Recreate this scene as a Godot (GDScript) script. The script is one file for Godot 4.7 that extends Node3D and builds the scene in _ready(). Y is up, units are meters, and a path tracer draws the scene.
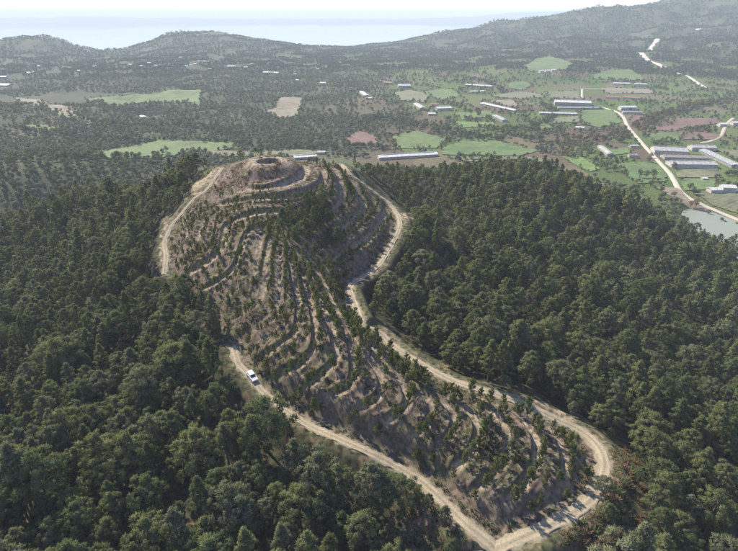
extends Node3D
# A bare terraced knoll among pine woods above a farmed valley, seen from the air. x right, y up, -z away; metres; sea level is y = 0.

# ground survey: x, z, height of points that the land passes through
const SURVEY := [31.2, -71.2, 107, 51.3, -88.1, 107, 23.4, -83.9, 111.5, 12.1, -102.7, 117.5, -8, -129, 124, -22, -157.2, 129.5, -36, -187.1, 136, -40.9, -217.8, 143.5, -42.3, -226.9, 145, -33.5, -226.7, 142.5, -52.4, -221, 141, -60.4, -221.3, 137.5, -67.2, -204.6, 130, -24.1, -223.6, 139, -11.1, -246.7, 136, -12, -214.4, 131, -14.6, -187.7, 124, 5, -236.1, 124, 13.1, -214.5, 120, -6.5, -165.7, 115.5, 3.3, -139.3, 113, 21.7, -119.6, 111, 48.2, -110.7, 105.5, 56.8, -98.2, 104.5, 35.6, -103.8, 112, -36.3, -122.8, 115, -28.3, -112.5, 113.5, -13.8, -100.1, 111.5, 7.5, -89.1, 109, -34.6, -135.8, 120, -20.8, -119.4, 120.5, -4.5, -103.3, 117, -71.4, -176.6, 120, -66.5, -101.5, 103, -74.4, -80.1, 101, -35.6, -80.1, 104, -3.9, -78.4, 106, -83.9, -140.1, 103, -114.4, -147.3, 98, -147.9, -130.7, 95, -63.7, -149.3, 112, -106.9, -192.4, 105, -153.3, -212.7, 95, -241.4, -239, 82, -123.8, -253.7, 108, -199.7, -300.6, 91, -101.7, -253.3, 120, -160.5, -311, 103, -283.2, -440.1, 74, -90, -265.7, 126, 60.5, -81.8, 102, 85.1, -94.2, 94, 135.4, -111.8, 82, 100.6, -128.7, 89, 74.5, -128.2, 97, 48, -144.2, 104, 136.6, -189.1, 79, 223.2, -212.6, 64, 97, -199.8, 92, 44.6, -194.4, 104, 20.3, -196.2, 112, 178.3, -243.7, 74, 156.4, -276.7, 82, 104.3, -276.4, 94, 61.2, -283.6, 103, 28.4, -291.4, 112, 0.5, -288, 122, 12.6, -316.7, 113, 50.5, -329.3, 107, 99.9, -349.4, 102, 132, -344.5, 98, 159.3, -327.4, 90, 181.8, -317.2, 81, 199.7, -299.4, 71, 210.7, -276.2, 63, 5.1, -49.8, 98, -44.5, -49.8, 98, 57.9, -52.7, 92, -549.6, -633.7, 57, -409, -633.7, 57, -256.6, -633.7, 57, -824.2, -982.4, 52, -613.3, -982.4, 52, -384.8, -982.4, 52, -191.5, -982.4, 52, 54.5, -982.4, 52, 230.2, -982.4, 52, 405.9, -982.4, 52, 581.7, -982.4, 52, 810.1, -982.4, 52, 99.6, -664.7, 50, 234.8, -664.7, 50, 345.4, -664.7, 50, -1160.3, -1413.3, 54, -764.5, -1413.3, 54, -418.1, -1413.3, 54, -121.2, -1413.3, 54, 200.4, -1413.3, 54, 472.5, -1413.3, 54, 275.7, -455.6, 49.7, 324.1, -532.9, 49.5, 312.3, -453.4, 49.5, 293.3, -405.4, 44.5, 289, -427.4, 45, 277, -374.6, 43.5, 295.6, -345.5, 43.5, 346.9, -376.1, 44.5, 287.3, -614.1, 50, 515.4, -718.6, 51, -466.6, -773.1, 66, -373.7, -764.5, 58, -599.7, -837.7, 68, -441.9, -711.8, 55, -1461.4, -1801.8, 61, -1079.7, -1788.8, 62, -807.1, -1801.8, 61, -519, -1775.9, 63, -215, -1801.8, 61, 95.9, -1788.8, 62, 338.4, -1762.9, 64, 432, -1447.7, 60, 589, -1462.2, 61, 755.6, -1390, 61, 921, -1345.6, 61, 1156.5, -1345.6, 61, -1729.8, -2073.1, 99.5, -1434.8, -2287.2, 107.1, -1331.3, -2349, 113.7, -1189.7, -2368, 77.8, -1056.9, -2375.5, 51, -1012.5, -2717.5, 85.3, -824.7, -2884.4, 111.9, -594, -2940.6, 89.7, -350.9, -2979.4, 53.3, -97.3, -2998.4, 47.6, 158, -2995.8, 73.6, 420.4, -3071.4, 113.3, 687.8, -3125.2, 150.1, 858.2, -3186.5, 178.2, 1040.3, -3184.4, 202.2, 1218.5, -3174.1, 221.2, 1599.7, -3113, 257.7, 1821.1, -2988.9, 259.8, 2199.4, -2722.6, 274.4, 1077, -2256.1, 111.9, 807.8, -2046.3, 94.4, 1221.6, -1948.8, 123.9, 736.2, -2389.1, 95.5, 523.9, -2342.1, 82.8, 329.5, -2377.3, 69.8, 1473.2, -1766.3, 131, -1220.2, -2740.6, 23.8, -1343.9, -3013.9, -3.4, -1258.4, -2612.8, 48.6, -1108.8, -2733.7, 50.3, 943.2, -1706.7, 84.8, 1050.6, -2703, 148.6, 1340.7, -2571.5, 170.7, 1524.8, -2466.8, 175.6, 1841.4, -2240.4, 181.3, 804, -2786.3, 130, 70.8, -464.6, 75, 84.4, -553.6, 51, 165.4, -461.2, 72, 192.6, -536.5, 50, 227.7, -422.6, 51, 224.8, -378.3, 50, 243, -402.3, 50.2, 235.9, -323, 45, -51.2, -270.2, 122, -61.1, -314.1, 90, -75, -382.7, 58, -102.8, -313.6, 88, -125.2, -379.9, 60, -189, -363.9, 66, -14.2, -309.7, 106, -18.7, -399.6, 62, -265.4, -411.9, 58, -366.4, -340.2, 60, 371.4, -334.8, 50, -2565, -3069.3, -7, -3577.6, -4308.2, -15, -1982.9, -3473.9, -7, -2762.8, -4871, -15, -1619, -3657.7, -7, -2254.6, -5126.1, -15, -1109.9, -3842.9, -7, -1544.8, -5382.7, -15, -468.4, -3972.5, -7, -651.7, -5561.9, -15, 211.6, -3994.4, -7, 294.4, -5592.3, -15, 1001.9, -4489.6, -7, 1216.1, -5466.4, -15, 1684.4, -4280.5, -7, 2045.1, -5213.2, -15, 2259.4, -4006.9, -7, 2744, -4881.6, -15, 2951.3, -3528.4, -7, 3586.3, -4301, -15]
const TERRACES := [
	[-50.5, -210.2, -44.2, -204.9, -38.5, -204.5, -32.9, -208.9, -28.8, -217.9, -27.8, -227.3, -29.7, -237.2],
	[-61.6, -205.6, -55.2, -202.8, -49.2, -199.3, -37.4, -196.5, -29.2, -203.0, -23.7, -210.8, -20.4, -218.7, -20.2, -227.7, -22.5, -235.6],
	[-18.7, -206.4, -21.1, -202.0, -26.0, -194.1, -31.5, -188.6, -38.8, -186.3, -43.8, -185.7, -48.5, -184.9, -51.9, -182.8, -51.7, -177.0, -51.1, -170.7, -53.4, -168.1, -59.4, -167.2, -65.5, -166.6],
	[-32.9, -180.3, -37.2, -176.9, -41.2, -175.2, -42.9, -171.1, -43.2, -165.0, -44.1, -158.7, -48.1, -156.3, -53.2, -156.2, -55.9, -155.7],
	[-35.1, -172.3, -35.5, -164.1, -35.2, -155.9, -35.7, -150.8, -39.7, -149.2, -42.9, -147.1, -45.1, -145.0],
	[-32.1, -169.9, -32.1, -159.0, -31.6, -151.0, -31.0, -144.3, -32.6, -140.2, -36.1, -139.2, -40.4, -138.5],
	[-29.4, -164.9, -27.9, -156.3, -26.7, -145.0, -25.7, -134.6, -27.3, -131.1, -31.1, -130.5, -36.2, -129.3],
	[-25.8, -157.7, -23.8, -148.3, -21.1, -137.3, -20.1, -128.0, -21.0, -124.0, -22.9, -123.2, -26.0, -122.0, -32.2, -121.8],
	[-22.5, -153.0, -19.3, -142.9, -16.2, -131.1, -14.6, -121.8, -15.0, -117.7, -16.5, -116.3, -18.8, -115.0, -23.6, -115.1, -28.8, -116.2],
	[-21.6, -156.3, -17.1, -144.9, -13.1, -131.2, -10.0, -121.2, -9.1, -114.4, -11.8, -111.5, -15.3, -110.0, -18.6, -109.7, -23.3, -110.2],
	[-18.9, -160.3, -14.5, -149.2, -10.0, -134.4, -6.4, -122.7, -4.6, -113.8, -4.7, -107.9, -7.6, -106.3, -12.5, -105.8, -16.0, -105.6],
	[-8.1, -130.3, -4.5, -121.8, -0.8, -115.2, 2.2, -108.6, 1.9, -104.1, -1.7, -101.8, -6.1, -100.5],
	[-16.0, -167.7, -11.4, -152.0, -7.0, -137.6, -3.3, -126.2, 0.8, -119.6, 5.3, -111.5, 8.0, -105.3, 8.3, -101.6, 4.9, -99.1, 0.7, -97.6],
	[-2.5, -127.3, 1.6, -119.2, 5.9, -113.5, 9.6, -108.5, 13.1, -103.4, 14.2, -99.2, 12.7, -97.2, 10.1, -95.5, 7.1, -94.2],
	[-0.8, -121.6, 3.4, -116.1, 9.3, -110.6, 14.4, -106.3, 17.8, -101.9, 19.2, -97.6, 16.9, -93.8, 12.3, -91.3],
	[9.2, -113.2, 14.1, -108.4, 18.7, -105.1, 23.0, -101.1, 24.3, -96.2, 22.4, -91.1, 19.2, -88.4, 15.2, -86.2],
	[16.0, -116.0, 22.1, -109.4, 26.6, -105.0, 29.6, -100.4, 31.0, -96.0, 29.5, -90.2, 26.1, -85.7, 22.7, -83.2, 18.7, -81.1],
	[23.7, -111.1, 29.9, -106.3, 35.2, -103.2, 37.4, -98.7, 37.2, -92.8, 34.3, -86.5, 30.0, -81.8, 25.6, -78.4],
	[33.3, -109.6, 38.6, -106.2, 43.3, -102.6, 44.3, -96.7, 43.0, -90.0, 40.6, -84.0, 37.7, -79.5, 35.7, -77.6],
	[45.6, -107.8, 48.7, -103.0, 49.9, -97.1, 50.0, -91.7, 49.6, -88.7, 46.2, -83.9, 42.8, -81.0],
	[-18.8, -244.9, -14.4, -231.9, -12.3, -221.1, -12.7, -212.6, -15.5, -203.9],
	[-16.3, -248.4, -11.5, -244.1, -8.0, -234.4, -4.3, -224.9, -3.4, -217.7, -6.5, -208.4, -11.0, -199.0, -16.1, -188.0, -22.3, -171.3],
	[5.0, -237.5, 6.6, -226.1, 4.6, -214.2, 0.8, -204.6, -6.9, -190.9, -10.7, -183.4, -14.5, -175.0],
	[-51.9, -195.4, -58.5, -196.0, -61.5, -190.7, -61.3, -182.4, -64.0, -177.9, -70.0, -175.8],
	[-59.6, -200.6, -66.0, -199.9, -67.9, -193.3, -67.8, -185.8, -72.2, -184.5],
	[-63.7, -207.5, -68.2, -205.4, -71.0, -200.0, -73.8, -195.2]]
const TRACKS := [
	["dirt_track", "pale two-rut dirt track looping between terraced knoll and forest", 2.7, [-14.6, -253.2, -13.3, -254.2, -9.2, -243.3, -2.3, -241.3, 3.7, -240.9, 9.2, -238.5, 12.5, -229.2, 13.2, -216.7, 11.5, -206.8, 8.3, -197.6, 4.2, -188.0, 0.7, -182.1, -4.6, -172.9, -6.5, -165.0, -5.3, -156.9, -3.1, -145.2, -1.5, -140.1, 3.3, -139.5, 8.4, -132.3, 14.4, -126.3, 21.7, -119.7, 29.0, -116.2, 36.5, -113.8, 42.9, -112.1, 48.1, -110.2, 54.0, -107.0, 56.2, -101.5, 55.2, -95.2, 51.6, -88.3, 47.4, -82.8, 41.7, -78.6, 35.1, -75.1, 28.5, -72.5, 23.4, -70.7, 19.3, -68.6]],
	["dirt_track", "bare dirt track with white car along foot of planted rows", 2.3, [-38.4, -128.4, -36.7, -124.4, -35.1, -120.9, -31.0, -116.2, -28.0, -112.2, -23.8, -108.2, -19.3, -104.3, -13.8, -100.2, -7.2, -96.0, -2.0, -93.3, 2.9, -91.3, 7.5, -89.0, 11.3, -86.2, 14.4, -82.6, 17.1, -78.8, 19.8, -75.5, 23.1, -72.5, 24.9, -70.6, 26.7, -68.2]],
	["dirt_track", "bleached narrow track along the wooded edge below the summit", 1.5, [-64.6, -234.2, -65.7, -225.5, -67.7, -218.9, -72.5, -215.1, -76.0, -208.7, -78.6, -202.6, -78.6, -192.9, -74.2, -180.6, -72.2, -171.5]]]
const PLANTED := [-55.0, -234.2, -46.4, -233.4, -31.2, -243.4, -16.0, -252.2, -9.1, -242.1, 3.7, -240.9, 12.5, -229.2, 12.5, -211.6, 7.5, -196.9, 0.4, -181.9, -6.9, -165.2, -3.7, -144.6, 3.3, -138.3, 14.3, -125.3, 21.6, -118.8, 36.5, -113.8, 48.1, -110.2, 54.5, -106.3, 56.3, -100.0, 53.8, -91.9, 47.4, -82.6, 35.1, -75.1, 23.4, -71.1, 19.3, -75.8, 14.4, -82.6, 7.5, -89.0, -7.2, -96.0, -19.3, -104.3, -28.0, -112.2, -35.1, -120.9, -38.2, -127.7, -43.8, -138.3, -52.1, -151.0, -64.3, -164.8, -74.0, -178.4, -80.2, -195.4, -80.7, -209.3, -73.4, -211.8, -80.4, -230.4, -67.3, -241.3]
const FOREST_A := [-364.4, -296.9, -316.0, -347.9, -199.5, -279.9, -174.5, -294.9, -150.0, -304.6, -108.2, -262.5, -81.8, -252.9, -72.5, -247.1, -80.0, -235.3, -76.5, -220.2, -86.1, -217.7, -84.6, -202.1, -76.3, -176.9, -63.9, -160.6, -46.5, -137.7, -40.2, -127.2, -36.2, -119.2, -30.5, -111.4, -16.5, -100.2, -4.3, -93.2, 3.6, -89.6, 6.8, -86.2, 8.1, -72.5, 8.8, -55.2, -146.0, -59.0]
const FOREST_B := [-11.0, -256.4, 12.1, -307.1, 45.6, -342.5, 126.4, -446.5, 166.2, -439.6, 159.5, -334.3, 237.3, -405.7, 262.8, -387.9, 270.5, -363.3, 270.8, -301.5, 274.2, -158.8, 150.8, -65.8, 32.7, -54.6, 38.0, -63.7, 45.8, -72.6, 57.8, -81.0, 65.6, -97.5, 64.0, -104.0, 59.3, -114.8, 46.4, -117.1, 28.0, -122.2, 16.7, -137.7, 6.2, -151.8, -1.0, -156.8, -3.8, -167.0, 11.4, -194.9, 17.6, -217.8, 13.3, -245.6, -1.4, -254.1]
const GULLY := [-30.5, -180.9, -24.6, -198.3, -18.5, -215.0, -11.9, -211.5, -10.5, -196.7, -6.1, -175.1, -9.1, -162.9, -14.9, -170.6, -22.9, -165.0, -27.9, -168.7]
const RIVER := [277.5, -461.3, 286.8, -458.5, 292.2, -447.6, 298.9, -429.5, 303.7, -410.4, 311.2, -359.0, 316.2, -283.2, 247.0, -205.0, 219.7, -283.2, 234.0, -350.0, 224.4, -388.5]
const RIVER_LINE := [279.6, -443.6, 278.6, -430.8, 275.0, -401.4, 273.9, -366.5, 270.9, -303.0]
const BARE := [[-77.9, -228.4, -70.4, -231.8, -67.3, -241.3, -63.1, -229.7, -65.4, -218.4, -69.6, -219.5, -72.9, -216.8], [-83.5, -212.4, -78.1, -209.7, -76.3, -200.8, -77.8, -191.7, -72.0, -177.1, -72.1, -172.4, -76.5, -180.1, -81.4, -197.5], [37.0, -115.3, 46.1, -115.9, 54.6, -112.2, 48.8, -107.8, 40.2, -106.2, 34.5, -109.0], [12.8, -226.0, 22.0, -245.5, 21.8, -231.3, 14.9, -217.2]]
const SCRUB := [[57.2, -98.5, 64.0, -104.0, 67.4, -100.9, 60.2, -86.3, 59.8, -77.6, 44.4, -68.4, 32.2, -67.0, 42.3, -78.4, 50.0, -84.8], [7.7, -87.6, 14.3, -81.2, 19.9, -73.0, 20.9, -67.0, 6.3, -68.3, 7.4, -81.0], [-118.3, -142.7, -111.5, -139.1, -104.3, -126.2, -105.3, -122.0]]
const FIELDS := [
	["g", "long pale green field among olive groves behind the knoll", [-569.0, -1128.0, -526.0, -1154.0, -446.0, -1206.0, -356.0, -1214.0, -302.0, -1000.0, -333.0, -1056.0, -424.0, -1089.0, -444.0, -966.0]],
	["g", "bright green meadow below the row of round trees", [-289.0, -525.0, -294.0, -618.0, -272.0, -702.0, -173.0, -697.0, -162.0, -663.0, -211.0, -635.0, -224.0, -590.0]],
	["t", "tan stubble field in a clearing of dark groves", [-183.0, -938.0, -165.0, -982.0, -176.0, -1128.0, -130.0, -1127.0, -117.0, -919.0, -134.0, -872.0]],
	["r", "red ploughed field beside the tree belt", [-31.0, -729.0, -17.0, -780.0, 10.0, -752.0, 10.0, -689.0, -25.0, -689.0]],
	["g", "green meadow dotted with bushes beyond the greenhouse", [32.0, -739.0, 66.0, -777.0, 103.0, -723.0, 84.0, -670.0, 34.0, -672.0]],
	["g", "wide green field behind the long greenhouse", [89.0, -670.0, 119.0, -712.0, 170.0, -707.0, 209.0, -662.0, 180.0, -640.0, 87.0, -642.0]],
	["k", "pale mown strip along the wide green field", [90.0, -633.0, 178.0, -636.0, 221.0, -621.0, 201.0, -610.0, 115.0, -612.0]],
	["b", "small bright green field against the forest edge", [127.0, -599.0, 161.0, -610.0, 107.0, -420.0, 91.0, -405.0]],
	["b", "narrow bright green field by the russet trees", [225.0, -633.0, 251.0, -626.0, 251.0, -579.0, 235.0, -569.0, 230.0, -607.0]],
	["g", "green square field inside the bend of the valley road", [279.0, -601.0, 324.0, -607.0, 312.0, -558.0, 298.0, -526.0, 264.0, -513.0, 266.0, -544.0]],
	["k", "tan green plot in front of the farm sheds", [330.0, -575.0, 380.0, -580.0, 360.0, -543.0, 316.0, -541.0]],
	["g", "green plot beside the small white hut", [316.0, -537.0, 352.0, -538.0, 323.0, -490.0, 293.0, -486.0]],
	["k", "dry grass field beyond the river road", [298.0, -477.0, 345.0, -479.0, 333.0, -438.0, 314.0, -436.0, 301.0, -453.0]],
	["t", "bare tan bank between river and road", [271.0, -496.0, 290.0, -496.0, 286.0, -462.0, 307.0, -422.0, 295.0, -405.0, 288.0, -439.0, 275.0, -457.0]],
	["r", "large red ploughed field along the river trees", [402.0, -784.0, 446.0, -820.0, 486.0, -869.0, 547.0, -869.0, 531.0, -836.0, 488.0, -812.0, 427.0, -770.0]],
	["r", "red ploughed field beside the curving farm lane", [428.0, -751.0, 467.0, -770.0, 477.0, -744.0, 456.0, -720.0, 416.0, -721.0]],
	["r", "small red ploughed plot inside the road bend", [415.0, -886.0, 441.0, -886.0, 396.0, -805.0, 381.0, -797.0]],
	["g", "green crop strip between road and red field", [377.0, -751.0, 432.0, -770.0, 408.0, -715.0, 366.0, -709.0]],
	["g", "grey green crop field before the white factory", [362.0, -958.0, 417.0, -958.0, 382.0, -835.0, 334.0, -797.0, 319.0, -827.0]],
	["k", "fallow tan field beside the long white shed", [258.0, -877.0, 335.0, -895.0, 322.0, -843.0, 264.0, -827.0]],
	["g", "pale green pasture at foot of the mountain", [565.0, -1467.0, 620.0, -1512.0, 689.0, -1520.0, 671.0, -1378.0, 603.0, -1371.0, 554.0, -1387.0]],
	["g", "pale green clearing on the hill spur", [433.0, -1633.0, 515.0, -1798.0, 612.0, -1981.0, 582.0, -1649.0, 526.0, -1536.0, 419.0, -1497.0]],
	["t", "brown strip beside the long greenhouse", [224.0, -1078.0, 283.0, -1112.0, 268.0, -1008.0, 248.0, -970.0]],
	["g", "narrow green strip field behind the tree belt", [143.0, -927.0, 206.0, -948.0, 203.0, -887.0, 145.0, -861.0]],
	["b", "bright green strip beside hedges", [127.0, -844.0, 186.0, -835.0, 191.0, -804.0, 135.0, -797.0]],
	["k", "pale green terraced strip above the white sheds", [49.0, -1210.0, 90.0, -1247.0, 126.0, -1166.0, 104.0, -1046.0, 59.0, -1072.0]],
	["g", "green strips beyond the white shed", [109.0, -1214.0, 185.0, -1266.0, 190.0, -1153.0, 136.0, -1075.0]],
	["k", "pale fallow field behind the shed pair", [252.0, -1157.0, 320.0, -1242.0, 365.0, -1206.0, 355.0, -1137.0, 289.0, -1113.0]],
	["g", "green meadow among far hedges", [329.0, -1350.0, 374.0, -1379.0, 379.0, -1322.0, 340.0, -1260.0, 314.0, -1284.0]],
	["t", "dry slope above olive rows", [-716.0, -1140.0, -653.0, -1116.0, -445.0, -842.0, -456.0, -822.0, -593.0, -977.0]],
	["g", "grassy slope below olive rows", [-483.0, -760.0, -455.0, -763.0, -406.0, -745.0, -419.0, -731.0, -459.0, -739.0]],
	["k", "long dry grass slope above olive rows", [-487.0, -865.0, -431.0, -829.0, -373.0, -802.0, -378.0, -775.0, -430.0, -797.0]],
	["t", "brown plot above green pasture", [535.0, -1314.0, 627.0, -1265.0, 610.0, -1207.0, 510.0, -1220.0]],
	["k", "pale orchard floor by farm sheds", [427.0, -666.0, 462.0, -665.0, 427.0, -608.0, 421.0, -618.0]],
	["g", "green plot before the low wall", [290.0, -662.0, 320.0, -673.0, 318.0, -648.0, 285.0, -632.0]],
	["k", "pale meadow among scattered bushes", [-203.0, -649.0, -143.0, -650.0, -85.0, -667.0, -48.0, -658.0, -82.0, -637.0, -176.0, -616.0]],
	["g", "green plot before the russet river trees", [270.0, -877.0, 269.0, -811.0, 262.0, -768.0, 233.0, -796.0]],
	["k", "dry plot beyond the white factory", [386.0, -1243.0, 471.0, -1276.0, 423.0, -1128.0, 366.0, -1139.0]]]
const ROADS := [
	["valley_road", "pale gravel valley road running past the farm sheds", 5.4, [406.6, -1002.7, 414.7, -982.5, 414.6, -952.0, 410.8, -914.5, 399.3, -867.9, 381.6, -815.7, 367.5, -763.2, 355.2, -713.9, 344.0, -669.8, 330.0, -612.0, 317.8, -562.3, 304.7, -526.8, 289.6, -488.9, 287.3, -470.1, 291.1, -458.2, 298.7, -444.0, 307.5, -425.0, 322.5, -384.2]],
	["farm_lane", "pale farm lane curving past red ploughed fields", 5, [428.1, -703.3, 441.4, -708.7, 467.7, -731.8, 487.6, -756.6, 510.2, -790.4, 543.0, -835.7, 571.0, -869.4]],
	["farm_lane", "thin straight lane behind the white factory", 5, [490.9, -1307.5, 433.7, -1147.1]],
	["mountain_track", "bleached excavated track climbing the wooded mountain", 16, [871.3, -1898.3, 852.8, -1826.5, 827.8, -1742.1, 811.6, -1660.8, 791.9, -1547.5]],
	["mountain_track", "short pale scar above the excavated mountain track", 16, [944.9, -1968.6, 991.2, -2039.8, 1024.7, -2089.1, 1086.2, -2173.3]],
	["mountain_track", "pale sandy track at the mountain foot", 8, [786.1, -1471.2, 785.8, -1415.9, 767.5, -1343.8, 738.6, -1248.2]],
	["mountain_track", "small quarry scar high on the wooded mountain", 26, [1266.2, -2303.6, 1313.4, -2350.4]],
	["farm_lane", "thin lane along the pasture at mountain foot", 4, [490.9, -1307.5, 532.3, -1307.7, 601.8, -1258.8]]]
const BELTS := [
	[1, 26, [259.0, -742.0, 284.0, -718.0, 322.0, -719.0, 369.0, -770.0, 414.0, -827.0, 452.0, -877.0, 504.0, -926.0]],
	[1, 30, [504.0, -926.0, 619.0, -1034.0, 714.0, -1082.0]],
	[0, 16, [226.0, -782.0, 268.0, -843.0, 309.0, -925.0, 317.0, -1009.0]],
	[2, 30, [-14.0, -831.0, 17.0, -881.0, 48.0, -854.0, 75.0, -805.0, 115.0, -768.0, 135.0, -730.0, 175.0, -719.0]],
	[0, 20, [-209.0, -698.0, -173.0, -703.0, -135.0, -684.0, -100.0, -687.0, -59.0, -684.0, -30.0, -679.0]],
	[2, 14, [-24.0, -684.0, 14.0, -673.0, 29.0, -677.0]],
	[1, 18, [253.0, -663.0, 274.0, -678.0, 279.0, -652.0, 273.0, -623.0]],
	[0, 10, [100.0, -621.0, 129.0, -621.0, 158.0, -622.0]],
	[0, 10, [276.0, -539.0, 290.0, -535.0, 301.0, -531.0]],
	[0, 8, [278.0, -614.0, 299.0, -614.0, 327.0, -621.0]],
	[0, 9, [287.0, -483.0, 306.0, -483.0, 319.0, -480.0]],
	[2, 16, [373.0, -551.0, 378.0, -542.0, 391.0, -550.0]],
	[2, 10, [393.0, -666.0, 397.0, -656.0]],
	[0, 14, [178.0, -775.0, 205.0, -743.0, 225.0, -696.0, 263.0, -695.0]],
	[0, 12, [132.0, -1046.0, 160.0, -982.0, 179.0, -897.0]],
	[0, 14, [454.0, -777.0, 483.0, -791.0, 481.0, -770.0]],
	[0, 20, [569.0, -1407.0, 635.0, -1334.0, 658.0, -1239.0]],
	[0, 12, [16.0, -800.0, 59.0, -791.0]],
	[2, 20, [208.0, -1379.0, 271.0, -1396.0, 294.0, -1224.0]],
	[2, 25, [-428.0, -923.0, -397.0, -1014.0, -299.0, -961.0]],
	[2, 22, [-432.0, -802.0, -375.0, -801.0, -351.0, -795.0]],
	[2, 20, [-471.0, -743.0, -409.0, -723.0, -345.0, -698.0, -277.0, -687.0]],
	[2, 20, [-283.0, -806.0, -211.0, -778.0, -163.0, -716.0]],
	[0, 10, [344.0, -609.0, 374.0, -605.0, 397.0, -605.0]],
	[0, 8, [208.0, -666.0, 229.0, -637.0, 240.0, -627.0]],
	[1, 8, [282.0, -454.0, 289.0, -451.0]],
	[0, 10, [-283.0, -502.0, -259.0, -540.0, -237.0, -581.0, -237.0, -626.0]],
	[2, 12, [-52.0, -634.0, -28.0, -634.0, 4.0, -630.0]],
	[1, 14, [161.0, -797.0, 215.0, -782.0, 250.0, -755.0]]]
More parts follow.
